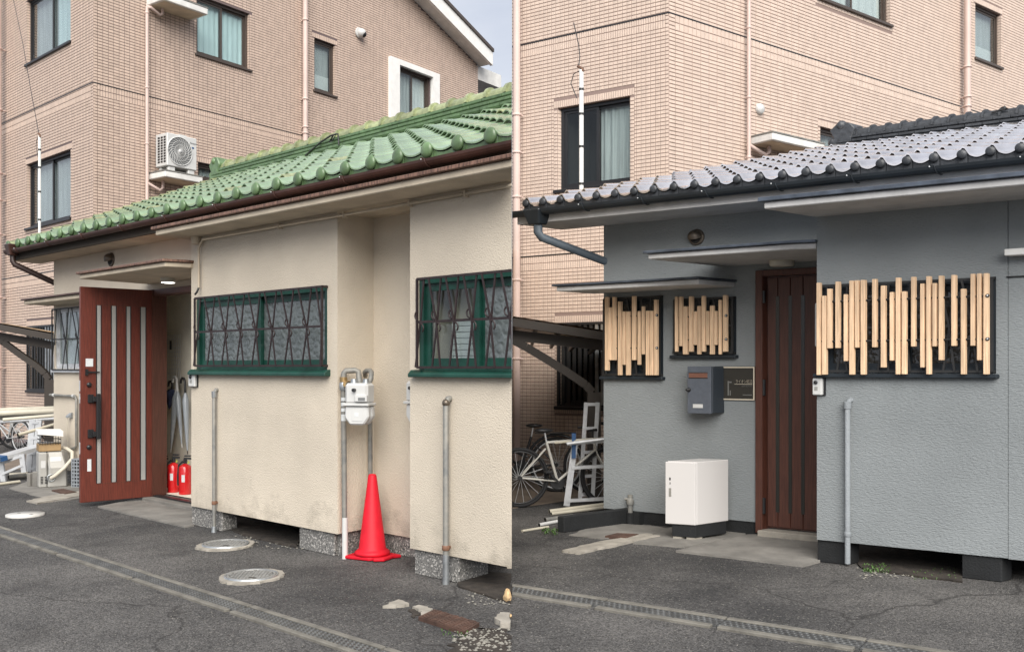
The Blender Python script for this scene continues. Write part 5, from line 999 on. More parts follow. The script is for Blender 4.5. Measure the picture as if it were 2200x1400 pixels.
for i in range(len(ed) - 1): MB(R).box(ed[i] + .003, ed[i + 1] - .003, yR + .018, yR + .0305, dzb + .01, dRz - .065).build('plank', wood_door_R, door2, bevel=.003)
for a, b in st: MB(R).box(R.xp(a, yR + .02), R.xp(b, yR + .02), yR + .0145, yR + .0295, zi0, zi1).build('glass_slit', sign_blk, door2)
for py, hh in ((638, 26), (832, 34), (1085, 34)):
    z = R.at(1640, py, yR)[1]; k = 7.9 / FPX * hh / 2; MB(R).lathe([(.012, -k), (.012, k)], (R.xp(1641.5, yR - .02), yR - .02, z), 'z', 10).build('hinge', black_pl, door2)
# ---- lamp under the hood
lx, ly = R.gr(1680, 560, zdR); k = R.w(lx, ly).y / FPX * 23
t = thing('ceiling_lamp', 'unlit round ceiling lamp under the grey door hood', 'lamp', R, (lx, ly, zdR - .045)); MB(R).lathe([(k, 0), (k, -.03), (k * .92, -.042), (.001, -.044)], (lx, ly, zdR - .001), 'z', 24).build('diffuser', lamp_off, t); MB(R).lathe([(k * 1.04, .0), (k * 1.04, -.01)], (lx, ly, zdR), 'z', 24).build('lamp_rim', cream_pl, t)
# ---- wooden slat screens
def slats(fr, y, lst, zx, ox, oy, sc, rods, lab, dep, out, bolts):
    P = [(ox + a / sc, ox + b / sc, oy + c / sc, oy + d / sc) for a, b, c, d in lst]
    yf = y - out; f = .62
    x_first = fr.xp(P[0][0], yf); t = thing('slat_screen', lab, 'slat screen', fr, (x_first, y, fr.at(P[0][0], P[0][3], yf)[1]), 'wooden slat screens over the grey house windows')
    for (a, b, c, d) in P:
        x0 = fr.xp(a, yf); x1 = fr.xp(a + (b - a) * f if b - a > 9 else b - 1.5, yf); w = x1 - x0; dpt = max(.02, min(.08, -yf + y - .004, ysolve(fr, x1, b, yf, yf + .4) - yf))
        zc = (c + d) / 2; MB(fr).box(x0, x1, yf, yf + dpt, fr.at(a, d, yf)[1], fr.at(a, c, yf)[1]).build('slat', pine, t, bevel=.003)
    for (rz0, rz1) in rods:
        a, b = fr.at(ox + rz0[0] / sc, oy + rz0[1] / sc, yf + .03), fr.at(ox + rz1[0] / sc, oy + rz1[1] / sc, yf + .03); z = (a[1] + b[1]) / 2
        MB(fr).tube([(a[0], yf + .02, z), (b[0], yf + .02, z)], .0065, 7).build('rod', iron_black, t)
        x = fr.xp(ox + rz1[0] / sc, yf); MB(fr).lathe([(.012, 0), (.011, -.006), (.001, -.008)], (x, yf, z), 'y', 10).build('bolt', black_pl, t); MB(fr).lathe([(.006, -.008), (.001, -.012)], (x, yf, z), 'y', 8).build('bolt_head', alu, t)
        for xx in (a[0] + .02, b[0] - .02): MB(fr).box(xx - .006, xx + .006, yf + .02, y, z - .006, z + .006).build('standoff', iron_black, t)
big = [(138,192,195,1010),(186,245,310,1007),(232,290,248,775),(304,362,185,773),(378,428,297,888),(428,488,176,1007),(478,530,173,769),(528,590,170,1007),(630,688,162,766),(706,766,220,944),(785,838,277,883),(838,897,150,1005),(892,950,271,1004),(974,1030,143,759),(1055,1108,202,944),(1108,1166,137,1005),(1163,1217,198,758),(1218,1277,132,880),(1330,1390,126,754),(1414,1474,249,1005),(1500,1557,116,752),(1557,1612,113,880),(1614,1676,111,1005)]
slats(R, 0, big, None, 1720, 560, 4.117, [((160, 372), (1655, 304)), ((160, 720), (1655, 685))], 'large wooden slat screen over the annex window, right of the door', .05, .085, True)
sA = [(78,128,238,888),(110,142,330,797),(143,190,238,797),(193,240,278,930),(232,263,366,838),(265,315,366,930),(317,365,230,797),(367,405,363,838),(403,441,320,745),(440,474,360,930),(474,510,360,930),(512,560,262,930)]
sB = [(697,735,235,722),(735,780,235,673),(768,825,322,746),(822,872,232,722),(860,896,366,663),(895,940,318,746),(933,980,228,722),(970,1006,362,663),(1007,1058,314,746),(1045,1084,362,663),(1083,1121,264,746),(1122,1175,222,722)]
slats(R, yR, sA, None, 1280, 580, 4.118, [((90, 412), (542, 403)), ((90, 690), (542, 692))], 'wooden slat screen at the far left corner of the grey house', .05, .085, True)
slats(R, yR, sB, None, 1280, 580, 4.118, [((705, 412), (1155, 410)), ((705, 617), (1155, 615))], 'shorter wooden slat screen above the grey mailbox', .05, .085, True)
# ---- mailbox
mo = .17; mx0_, mx1_ = R.xp(1476.5, yR - mo), R.xp(1525, yR - mo); mz0_, mz1_ = R.at(1500, 888, yR - mo)[1], R.at(1500, 786.5, yR - mo)[1]
t = thing('mailbox', 'charcoal grey wall mailbox with walnut slot flap beside the black sign', 'mailbox', R, (mx0_, yR, mz0_))
MB(R).box(mx0_ + .003, mx1_ + .012, yR - mo + .02, yR - .002, mz0_ + .004, mz1_ - .003).build('body', mail_dark, t, bevel=.004); MB(R).box(mx0_, mx1_ + .006, yR - mo, yR - mo + .018, mz0_, mz1_).build('front_door', mail_grey, t, bevel=.003)
def mb_(px, py): return R.at(px, py, yR - mo)
a, b = mb_(1480, 801), mb_(1520, 811); MB(R).box(a[0], b[0], yR - mo - .002, yR - mo + .004, b[1], a[1]).build('slot_flap', slot_br, t); MB(R).box(a[0] - .003, b[0] + .003, yR - mo - .001, yR - mo + .003, b[1] - .008, b[1] - .001).build('slot', black_pl, t); MB(R).box(a[0] - .003, b[0] + .003, yR - mo - .001, yR - mo + .003, a[1] + .001, a[1] + .006).build('slot', black_pl, t)
a = mb_(1480.5, 837); MB(R).lathe([(.017, 0), (.017, -.008), (.011, -.01), (.011, -.03), (.001, -.031)], (a[0], yR - mo, a[1]), 'y', 16).build('lock_knob', black_pl, t)
a, b = mb_(1489, 867.5), mb_(1510, 876); MB(R).box(a[0], b[0], yR - mo - .002, yR - mo + .001, b[1], a[1]).build('name_plate', white_pl, t)
# ---- black name sign
so = .012; sx0, sx1 = R.xp(1535, yR - so), R.xp(1621.5, yR - so); sz0, sz1 = R.at(1590, 860, yR - so)[1], R.at(1590, 786.5, yR - so)[1]
t = thing('name_sign', 'square black name sign with ivory border and lettering behind the mailbox', 'sign', R, (sx0, yR, sz0))
MB(R).box(sx0, sx1, yR - so, yR - .001, sz0, sz1).build('panel', sign_blk, t, bevel=.002); frame_rect(MB(R), sx0 + .002, sx1 - .002, sz0 + .004, sz1 - .004, yR - so - .0015, yR - so + .001, .010).build('border', sign_ivory, t)
def sp_(px, py): return R.at(px, py, yR - so)
a, b = sp_(1581, 822.5), sp_(1616, 822.5); lt = text(t, R, 'ライオン防災', .06, 0, yR - so - .0012, 0, sign_ivory)
def fit(o, fr, y, xa_, xb_, za_, zb_, parent):
    # scale lettering to its surveyed box
    me = o.data; xs = [v.co.x for v in me.vertices]; zs = [v.co.z for v in me.vertices]; A = local(parent, fr, xa_, y, za_); B = local(parent, fr, xb_, y, zb_)
    lo, hi, l2, h2 = min(xs), max(xs), min(zs), max(zs)
    for v in me.vertices:
        tt = (v.co.x - lo) / max(hi - lo, 1e-6); v.co.z = A.z + (B.z - A.z) * (v.co.z - l2) / max(h2 - l2, 1e-6); yo = 0
        v.co.x = A.x + (B.x - A.x) * tt; v.co.y = A.y + (B.y - A.y) * tt - .0008
za, zb = sp_(1598, 822.8)[1], sp_(1598, 815)[1]
fit(lt, R, yR - so - .0012, a[0], b[0], za, zb, t)
l2 = text(t, R, 'LION BOUSAI', .02, 0, yR - so - .0012, 0, sign_grey); fit(l2, R, yR - so - .0012, sp_(1594, 830)[0], sp_(1615.5, 830)[0], sp_(1600, 830.5)[1], sp_(1600, 827)[1], t)
MB(R).box(sp_(1578, 825)[0], b[0], yR - so - .0015, yR - so, sp_(1598, 825.4)[1], sp_(1598, 824.5)[1]).build('rule', sign_ivory, t)
for i in range(9): p = 1596 + i * 2.2; MB(R).box(sp_(p, 848)[0], sp_(p + 1.5, 848)[0], yR - so - .0012, yR - so, sp_(1600, 848.8)[1], sp_(1600, 847)[1]).build('small_print', sign_grey, t)
for (a_, b_, c_, d_) in ((1563.5, 1566, 818, 849), (1568, 1570, 838, 849), (1566.5, 1572, 819, 822)): MB(R).box(sp_(a_, c_)[0], sp_(b_, c_)[0], yR - so - .0013, yR - so, sp_(1565, d_)[1], sp_(1565, c_)[1]).build('emblem_stroke', sign_grey, t)
# ---- white cabinet on a black base
zc0 = .128
def cpt(px, py, z): w = gw(px, py, z); return R.solve((w.x, w.y))
A_, B_, C_ = cpt(1429, 1124, zc0), cpt(1493, 1128, zc0), cpt(1565, 1118, zc0); D_ = (A_[0] + C_[0] - B_[0], A_[1] + C_[1] - B_[1])
yc = R.w(*B_).y; zc1 = EYE + (HZP - 992.5) / FPX * yc
t = thing('cabinet', 'white steel cabinet on a black plinth in front of the grey wall', 'cabinet', R, (B_[0], B_[1], 0))
def lerp(p, q_, k): return (p[0] + (q_[0] - p[0]) * k, p[1] + (q_[1] - p[1]) * k)
MB(R).prism([lerp(A_, D_, .06), lerp(B_, C_, .06), C_, D_], zc0, zc1).build('body', cab_white, t, bevel=.004); dp = [A_, B_, lerp(B_, C_, .05), lerp(A_, D_, .05)]
MB(R).prism(dp, zc0, zc1 - .004).build('front_door', cab_white, t, bevel=.004)
def cf(px, py):                          # point on the cabinet's front
    k = (px - 1427.5) / (1491.5 - 1427.5); q_ = lerp(A_, B_, k); return q_, EYE + (HZP - py) / FPX * R.w(*q_).y
for (px, p0, p1, w, mt, nm) in ((1438.5, 1047.5, 1066, 4.6, galv_dull, 'pull_handle'), (1438.5, 1035, 1040, 1.0, black_pl, 'key_slot'), (1438.3, 1025, 1031, 2.6, black_pl, 'printed_mark')):
    (u0, v0), z1 = cf(px - w / 2, p0); (u1, v1), z0 = cf(px + w / 2, p1); MB(R).add([(u0, v0 - .003, z0), (u1, v1 - .003, z0), (u1, v1 - .003, z1), (u0, v0 - .003, z1), (u0, v0 + .004, z0), (u1, v1 + .004, z0), (u1, v1 + .004, z1), (u0, v0 + .004, z1)], [(0, 1, 2, 3), (0, 4, 5, 1), (1, 5, 6, 2), (2, 6, 7, 3), (3, 7, 4, 0)]).build(nm, mt, t)
in_ = [lerp(lerp(A_, B_, .17), lerp(D_, C_, .17), .05), lerp(lerp(A_, B_, .985), lerp(D_, C_, .985), .03), lerp(lerp(A_, B_, .98), lerp(D_, C_, .98), .96), lerp(lerp(A_, B_, .17), lerp(D_, C_, .17), .96)]
MB(R).prism(in_, .026, zc0 - .001).build('plinth', black_paint, t, bevel=.003)
for k in (.05, .62): MB(R).prism([lerp(lerp(in_[0], in_[1], k), in_[3], .0), lerp(in_[0], in_[1], k + .33), lerp(lerp(in_[0], in_[1], k + .33), lerp(in_[3], in_[2], k + .33), .25), lerp(lerp(in_[0], in_[1], k), lerp(in_[3], in_[2], k), .25)], .0, .025).build('shim', conc_pale, t)
# ---- pipes on the grey wall
x0p, zt0 = R.at(1821, 868, -.035); k = .0175; grey_pipe = M('grey_painted_pipe', (.24, .26, .275), .6, var=.1, bump=.4, bscale=80)
pp = pipe('vent_pipe', 'grey painted pipe on the grey wall below the large slat screen', 'pipe', R, [(x0p, -.035, .02), (x0p, -.035, zt0), (x0p + .004, -.02, zt0 + .025), (x0p + .004, .02, zt0 + .03)], k, grey_pipe, (x0p, -.035, 0), [(x0p, -.035, R.at(1821, 1147, -.035)[1])], grey_pipe)
MB(R).lathe([(k * 1.35, -.02), (k * 1.4, .03)], (x0p, -.035, zt0 - .01), 'z', 10).build('elbow', grey_pipe, pp)
x0p = R.xp(1354, yR - .04); t = thing('standpipe', 'small grey tap pipe standing against the grey wall near its corner', 'pipe', R, (x0p, yR - .04, 0)); z1 = R.at(1354, 1062, yR - .04)[1]
MB(R).tube([(x0p, yR - .04, .05), (x0p, yR - .04, z1)], .02, 10).lathe([(.028, 0), (.03, .02), (.028, .045), (.02, .06)], (x0p, yR - .04, z1 - .09), 'z', 12).tube([(x0p - .035, yR - .06, z1 - .04), (x0p + .01, yR - .05, z1 - .04)], .013, 8).build('tap', galv_dull, t)
MB(R).tube([(x0p + .01, yR - .05, 0), (x0p + .01, yR - .05, .1)], .035, 10).box(x0p + .045, x0p + .1, yR - .06, yR, 0, .11).build('wrapped_foot', black_paint, t)
# ---- white bar lamp and meter joint at the right edge
zb0, zb1 = R.at(2158, 549, -.09)[1], R.at(2158, 535, -.09)[1]; xb0 = R.xp(2157, -.09)
tag(MB(R).box(xb0, xb0 + .8, -.09, -.002, zb0, zb1).build('wall_lamp', white_paint, None, (xb0, 0, zb0), bevel=.004), 'white bar-shaped wall light at the right edge of the grey wall', 'wall light')
zb0 = R.at(2180, 594, 0)[1]; MB(R).box(R.xp(2163, 0), xeR, -.006, .003, zb0 - .005, zb0 + .004).build('wall_joint', black_paint, houseR)
# ================================================================== PAVING, DRAINS, COVERS
sheet('door_slab', 'worn concrete slab before the open red-brown door', 'paving', L, [(210, 1090), (330, 1066), (345, 1062), (412, 1088), (417, 1130), (396, 1133)], conc, .014, .006)
sheet('concrete_apron', 'cracked concrete apron beneath the old water heater', 'paving', L, [(20, 1050), (120, 1078), (178, 1070), (215, 1073), (260, 1052), (140, 1030), (70, 1030)], conc, .008, .02)
sheet('concrete_strip', 'pale mortar strip on the asphalt beside the open door', 'paving', L, [(57, 1078), (80, 1083), (172, 1067), (260, 1062), (172, 1057), (110, 1066)], conc_pale, .016, .03)
sheet('door_slab', 'worn concrete slab before the closed door of the grey house', 'paving', R, [(1452, 1186), (1605, 1151), (1640, 1150), (1757, 1163), (1762, 1208), (1725, 1218)], conc, .016, .006)
sheet('concrete_slab', 'pale concrete slab beneath the white cabinet', 'paving', R, [(1360, 1168), (1440, 1134), (1600, 1140), (1602, 1150), (1470, 1177)], conc, .010, .008)
sheet('concrete_slab', 'cracked concrete pieces beside the black kerb wall', 'paving', R, [(1222, 1150), (1300, 1124), (1400, 1130), (1440, 1136), (1385, 1152), (1290, 1158)], conc, .008, .03)
sheet('concrete_strip', 'pale mortar strip on the asphalt near the black kerb wall', 'paving', R, [(1207, 1186), (1245, 1191), (1330, 1172), (1418, 1154), (1390, 1149), (1290, 1166)], conc_pale, .018, .03)
def flat_cover(lab, fr, pix, mat, ribs=None, fr_m=None, name='access_cover'):
    P = [fr.gr(*p) for p in pix]; c = (sum(p[0] for p in P) / 4, sum(p[1] for p in P) / 4); t = thing(name, lab, 'access cover', fr, (*c, 0))
    MB(fr).prism(P, .0, .022).build('frame', mat, t); S_ = [lerp(p, c, .07) for p in P]; MB(fr).prism(S_, .0, .0245).build('lid', mat, t)
    if ribs:
        a, b = ribs; n = 0
        for i in range(a):
            for j in range(b):
                u, v = (i + .5) / a, (j + .5) / b; q_ = lambda u_, v_: lerp(lerp(S_[0], S_[3], u_), lerp(S_[1], S_[2], u_), v_)
                du, dw = (.34 / a, .34 / b) if (i + j) % 2 else (.34 / a, -.34 / b); p0, p1 = q_(u - du, v - dw), q_(u + du, v + dw); d = Vector((p1[0] - p0[0], p1[1] - p0[1])); nn = Vector((-d.y, d.x)).normalized() * .004
                MB(fr).prism([(p0[0] - nn.x, p0[1] - nn.y), (p1[0] - nn.x, p1[1] - nn.y), (p1[0] + nn.x, p1[1] + nn.y), (p0[0] + nn.x, p0[1] + nn.y)], .024, .028).build('rib', rustplate, t)
flat_cover('rusty rectangular iron cover with cross-hatched ribs in the near asphalt', L, [(899, 1332), (997, 1364), (1030, 1345), (933, 1316)], rustplate, (12, 5))
flat_cover('small rusty drain cover in the concrete by the old water heater', L, [(111, 1056), (140, 1064), (165, 1060), (135, 1053)], rustplate)
flat_cover('small dark drain cover in the concrete near the white cabinet', R, [(1300, 1156), (1345, 1160), (1372, 1152), (1325, 1150)], rustplate)
def manhole(lab, px, py, rin, rout, mat, ribs, collar):
    c = gw(px, py); O_ = ortho((c.x, c.y), R_(-25), -1); k = c.y / FPX; a, b = rin * k, rout * k; t = thing('manhole_cover', lab, 'manhole cover', O_, (0, 0, 0), 'round covers in the asphalt')
    if collar:
        P = []; n = 44
        for i in range(n): th = 2 * math.pi * i / n; r = b * (1 + random.uniform(-.05, .05)); P.append((r * math.cos(th), r * math.sin(th) * 1.12))
        MB(O_).prism(P, -.01, .014).build('collar', conc_pale, t)
        MB(O_).lathe([(a * 1.09, .0), (a * 1.09, .024), (a * 1.02, .024), (a * 1.02, .017)], (0, 0, 0), 'z', 40).build('ring', galv, t)
    MB(O_).lathe([(a, .0), (a, .0185), (.001, .019)], (0, 0, 0), 'z', 40).build('lid', mat if not ribs else castgap, t)
    if ribs:
        s = a / 6.2; nn = 0
        for i in range(-7, 8):
            for j in range(-7, 8):
                x, y = (i + .5 * (j % 2)) * s, j * s * .9
                if x * x + y * y > (a * .86) ** 2: continue
                w, h = (s * .40, s * .24) if (i + j) % 3 else (s * .24, s * .42)
                if i in (0, 1) and j == 0: w, h = s * .6, s * .3
                MB(O_).box(x - w, x + w, y - h, y + h, .0185, .0235).build('stud', mat, t)
        MB(O_).lathe([(a * .99, .018), (a * .99, .0235), (a * .9, .0235), (a * .9, .018)], (0, 0, 0), 'z', 40).build('rim', mat, t)
        MB(O_).box(a * .25, a * .62, -a * .52, -a * .42, .0236, .0245).build('key_slot', black_pl, t)
    else:
        for x in (-.5, .5): MB(O_).box(a * x - a * .1, a * x + a * .1, -a * .06, a * .06, .019, .021).build('key_slot', castgap, t)
manhole('white painted round cover in the asphalt at the far left', 54, 1107, 38, 40, manwhite, False, False)
manhole('round iron cover with concrete collar nearest the annex void', 485, 1172, 45, 58, castiron, True, True)
manhole('round iron cover with concrete collar nearest the drain channel', 540, 1240, 52, 65, castiron, True, True)
def drain(lab, side, up0, up1, lo0, joints):
    """long drain channel with concrete edges and perforated steel panels"""
    a, b = gw(*up0), gw(*up1); d = b - a; ln = Vector((d.x, d.y)).length; O_ = ortho((a.x, a.y), math.atan2(d.y, d.x), side); wd = -O_.gr(*lo0)[1]
    wd = abs(wd); t = thing('drain_channel', lab, 'drain channel', O_, (0, 0, 0)); pre = .8; tot = ln + 1.2; e = wd * .2
    n = 6; L0 = -pre; seg = (tot + pre) / n; x = L0
    pan = 0
    while x < tot:
        x1 = x + seg * .985
        MB(O_).box(x, x1, -e, 0, -.01, .016).build('edge_kerb', conc_edge, t, bevel=.004); MB(O_).box(x + .02, x1 - .01, -wd, -wd + e, -.01, .016).build('edge_kerb', conc_edge, t, bevel=.004)
        p = MB(O_).box(x, x1 + .008, -wd + e + .003, -e - .003, -.01, .009).build('grate_panel', grate_m, t)
        if p:
            m = MB(O_); rows = 4; cols = int(seg / .035)
            for r in range(rows):
                y = -wd + e + (wd - 2 * e) * (r + .5) / rows
                for c in range(cols):
                    xx = x + .01 + c * .035 + (.0175 if r % 2 else 0); m.lathe([(.0085, .009), (.006, .0125), (.0045, .0126)], (xx, y, 0), 'z', 6)
            q_ = m.build('tread_studs', grate_m, p)
            if q_: q_['kind'] = 'stuff'
            m = MB(O_)
            for r in range(rows):
                y = -wd + e + (wd - 2 * e) * (r + .5) / rows
                for c in range(cols):
                    xx = x + .0275 + c * .035 + (.0175 if r % 2 else 0); m.box(xx - .006, xx + .006, y - .006, y + .006, .0085, .0096)
            q_ = m.build('drain_holes', black_pl, p)
            if q_: q_['kind'] = 'stuff'
        x += seg
drain('long steel-topped drain channel crossing the asphalt before the cream house', -1, (0, 1132), (840, 1397), (0, 1153), None)
drain('long steel-topped drain channel crossing the asphalt before the grey house', 1, (1105, 1258), (2000, 1397), (1105, 1281), None)
# ---- rubble, chips and weeds
def rock(name, lab, cat, px, py, wpx, hpx, mat, dpt=.6, seed=0, side=-1):
    random.seed(100 + seed); c = gw(px, py); O_ = ortho((c.x, c.y), random.random() * 3, side); k = c.y / FPX; m = MB(O_); m.ball((0, 0, hpx * k * .35), wpx * k * .5, 9, 6, (1, dpt, hpx / wpx * .9)); m.v = [(x * random.uniform(.82, 1.12), y * random.uniform(.82, 1.12), max(-.01, z * random.uniform(.85, 1.1))) for x, y, z in m.v]; m.sm = [False] * len(m.sm)
    return tag(m.build(name, mat, None, (0, 0, 0)), lab, cat)
rock('stone', 'ochre stone by the dark void at the divided edge', 'stone', 1090, 1292, 22, 34, stone_o, .8, 1); rock('stone', 'pale ochre stone behind the white lid at the divided edge', 'stone', 1090, 1326, 24, 12, stone_o, .7, 2)
sheet('concrete_chip', 'broken pale concrete chip farther from the rusty cover', 'paving', L, [(822, 1306), (856, 1292), (879, 1302), (850, 1306)], conc_pale, .016, .02, 4); sheet('concrete_chip', 'broken pale concrete chip touching the rusty cover', 'paving', L, [(886, 1308), (900, 1304), (930, 1312), (916, 1322), (899, 1331), (908, 1318)], conc_pale, .016, .02, 4)
sheet('concrete_chip', 'broken pale concrete chip at the divided edge', 'paving', L, [(1062, 1337), (1075, 1325), (1096, 1326), (1096, 1350), (1075, 1348)], conc_pale, .03, .015, 4)
sheet('bare_earth', 'bare brown earth patch beside the rusty cover', 'soil', L, [(985, 1372), (1035, 1350), (1098, 1352), (1098, 1402), (960, 1402)], soil, .006, .08, 8)
sheet('bare_earth', 'bare brown earth patch between the pale concrete chips', 'soil', L, [(876, 1312), (890, 1309), (905, 1318), (888, 1328)], soil, .006, .03, 4)
random.seed(5); m = MB(ortho((0, 0), 0, -1))
def pebbles(region, n, r0, r1, fr_):
    for _ in range(n):
        px, py = random.uniform(region[0], region[2]), random.uniform(region[1], region[3]); w = gw(px, py); r = random.uniform(r0, r1)
        fr_.add([(w.x + r * a * random.uniform(.7, 1.2), w.y + r * b * random.uniform(.7, 1.2), .006 + r * c * .7) for a, b, c in ((1, 0, 0), (-1, 0, 0), (0, 1, 0), (0, -1, 0), (.1, .1, 1), (0, 0, -.6))], [(0, 2, 4), (2, 1, 4), (1, 3, 4), (3, 0, 4), (2, 0, 5), (1, 2, 5), (3, 1, 5), (0, 3, 5)])
pebbles((975, 1352, 1096, 1400), 170, .003, .013, m); pebbles((1000, 1262, 1096, 1300), 90, .003, .01, m); pebbles((505, 1128, 650, 1180), 170, .003, .011, m); pebbles((0, 1060, 1090, 1400), 420, .0015, .0048, m)
tag(m.build('gravel', stone_m, None, (0, 0, 0)), 'loose pale gravel scattered before the cream house', 'gravel', kind='stuff')
m = MB(ortho((0, 0), 0, 1)); pebbles((1840, 1195, 2070, 1245), 260, .003, .011, m); pebbles((1110, 1200, 2190, 1400), 380, .0015, .0045, m); tag(m.build('gravel', stone_m, None, (0, 0, 0)), 'loose pale gravel scattered before the grey house', 'gravel', kind='stuff')
def weeds(name, lab, region, n, side, h):
    m = MB(ortho((0, 0), 0, side))
    for _ in range(n):
        px, py = random.uniform(region[0], region[2]), random.uniform(region[1], region[3]); w = gw(px, py); a = random.random() * 6.28; l = random.uniform(.4, 1) * h; dx, dy = math.cos(a) * l * .6, math.sin(a) * l * .6; wx, wy = -math.sin(a) * l * .18, math.cos(a) * l * .18
        m.add([(w.x, w.y, 0), (w.x + dx * .5 + wx, w.y + dy * .5 + wy, l * .6), (w.x + dx, w.y + dy, l * .75), (w.x + dx * .5 - wx, w.y + dy * .5 - wy, l * .55)], [(0, 1, 2, 3)])
    tag(m.build(name, leaf, None, (0, 0, 0)), lab, 'weeds', kind='stuff')
weeds('weeds', 'low green weeds at the edge of the void under the grey annex', (1855, 1214, 1912, 1232), 130, 1, .035); weeds('weeds', 'low green weeds further right under the grey annex', (1960, 1222, 2066, 1246), 90, 1, .028); weeds('weeds', 'small weeds beside the black kerb wall', (1165, 1140, 1200, 1150), 50, 1, .05); weeds('weeds', 'small green tufts standing for moss behind the traffic cone', (762, 1150, 782, 1168), 40, -1, .03); weeds('weeds', 'few weeds around the rusty cover', (950, 1350, 1010, 1372), 40, -1, .03)  # tufts behind the cone stand in for moss on the plinth
# ================================================================== CYCLE SHEDS, BICYCLES, LADDERS, PIPES
def W3(px, py, Y): return ((px - CXP) / FPX * Y, Y, EYE + (HZP - py) / FPX * Y)
IL, IR = ortho((0, 0), 0, -1), ortho((0, 0), 0, 1)
def beam(m, a, b, w, h):
    a, b = Vector(a), Vector(b); d = (b - a).normalized(); s = d.cross(Vector((0, 0, 1))).normalized() * (w / 2); u = s.cross(d).normalized() * (h / 2)
    m.add([a - s - u, a + s - u, a + s + u, a - s + u, b - s - u, b + s - u, b + s + u, b - s + u], [(0, 3, 2, 1), (4, 5, 6, 7), (0, 1, 5, 4), (1, 2, 6, 5), (2, 3, 7, 6), (3, 0, 4, 7)]); return m
def shed(lab, I, T, B, armpts, post, floorpix, Y0, Y1, cover_th):
    """cantilever cycle shed: T, B are the two ends of the front beam at depth Y0, the roof runs back to Y1"""
    base = (T[0] - CXP) / FPX * Y0
    t = thing('cycle_shed', lab, 'cycle shed', I, (base, Y0, 0))
    a, b = Vector(W3(T[0], T[1], Y0)), Vector(W3(B[0], B[1], Y0)); e = (b - a) * .35; a2, b2 = a - e * (1 if I.side < 0 else .0), b + e
    bk = Vector((0, Y1 - Y0, -.12))
    beam(MB(I), a2, b2, .07, .085).build('front_beam', shed_m, t)
    n = 5
    for i in range(n + 1):
        p = a2 + (b2 - a2) * i / n; beam(MB(I), p + Vector((0, .03, .03)), p + bk, .04, .045).build('rafter', shed_m, t)
    for i in range(n):
        p, r = a2 + (b2 - a2) * (i / n), a2 + (b2 - a2) * ((i + 1) / n); u = Vector((0, 0, .055)); m = MB(I); m.add([p + u, r + u, r + bk + u, p + bk + u], [(0, 1, 2, 3)]); m.add([p + u * 1.15, r + u * 1.15, r + bk + u * 1.15, p + bk + u * 1.15], [(3, 2, 1, 0)]); m.build('roof_sheet', poly, t)
    c, d = Vector(W3(*armpts[0], Y0 + .25)), Vector(W3(*armpts[1], Y0 + .25)); beam(MB(I), c - (d - c) * .4 * (1 if I.side < 0 else 0), d + (d - c) * .3, .06, .11).build('cross_beam', shed_m, t)
    P = [W3(px, py, Y0 + .25) for px, py in post]; m = MB(I)
    for k in range(len(P) - 1): beam(m, P[k], P[k + 1], .07, .085)
    m.build('curved_arm', shed_m, t)
    q_ = P[-1]; MB(I).box(q_[0] - .05, q_[0] + .09, q_[1] - .05, q_[1] + .05, 0, q_[2]).build('post', shed_m, t)
    return t
shed('bronze framed cycle shed with brown sheet roof left of the cream house', IL, (0, 703), (114, 724), ((0, 722), (114, 742)), [(-25, 722), (8, 735), (45, 762), (80, 786), (98, 802), (106, 815)], None, 13.6, 16.4, .01)
shed('bronze framed cycle shed with brown sheet roof left of the grey house', IR, (1102, 692), (1297, 722), ((1102, 720), (1297, 742)), [(1101, 730), (1130, 745), (1175, 772), (1220, 800), (1258, 826), (1272, 842)], None, 9.9, 12.7, .01)
tag(MB(IL).prism([W3(-40, 0, 15.4)[:2], gw(-60, 1014)[:2], gw(116, 1004)[:2], (gw(116, 1004).x + .5, 15.2)], -.01, .006).build('shed_floor', conc_brown, None, (-8, 14.5, 0)), 'brown concrete floor of the left cycle shed', 'floor', kind='structure')
tag(MB(IR).prism([gw(1101, 1092)[:2], gw(1301, 1063)[:2], (2.6, 12.5), (.002, 12.5)], -.01, .006).build('shed_floor', conc_brown, None, (.5, 10, 0)), 'brown concrete floor of the right cycle shed', 'floor', kind='structure')
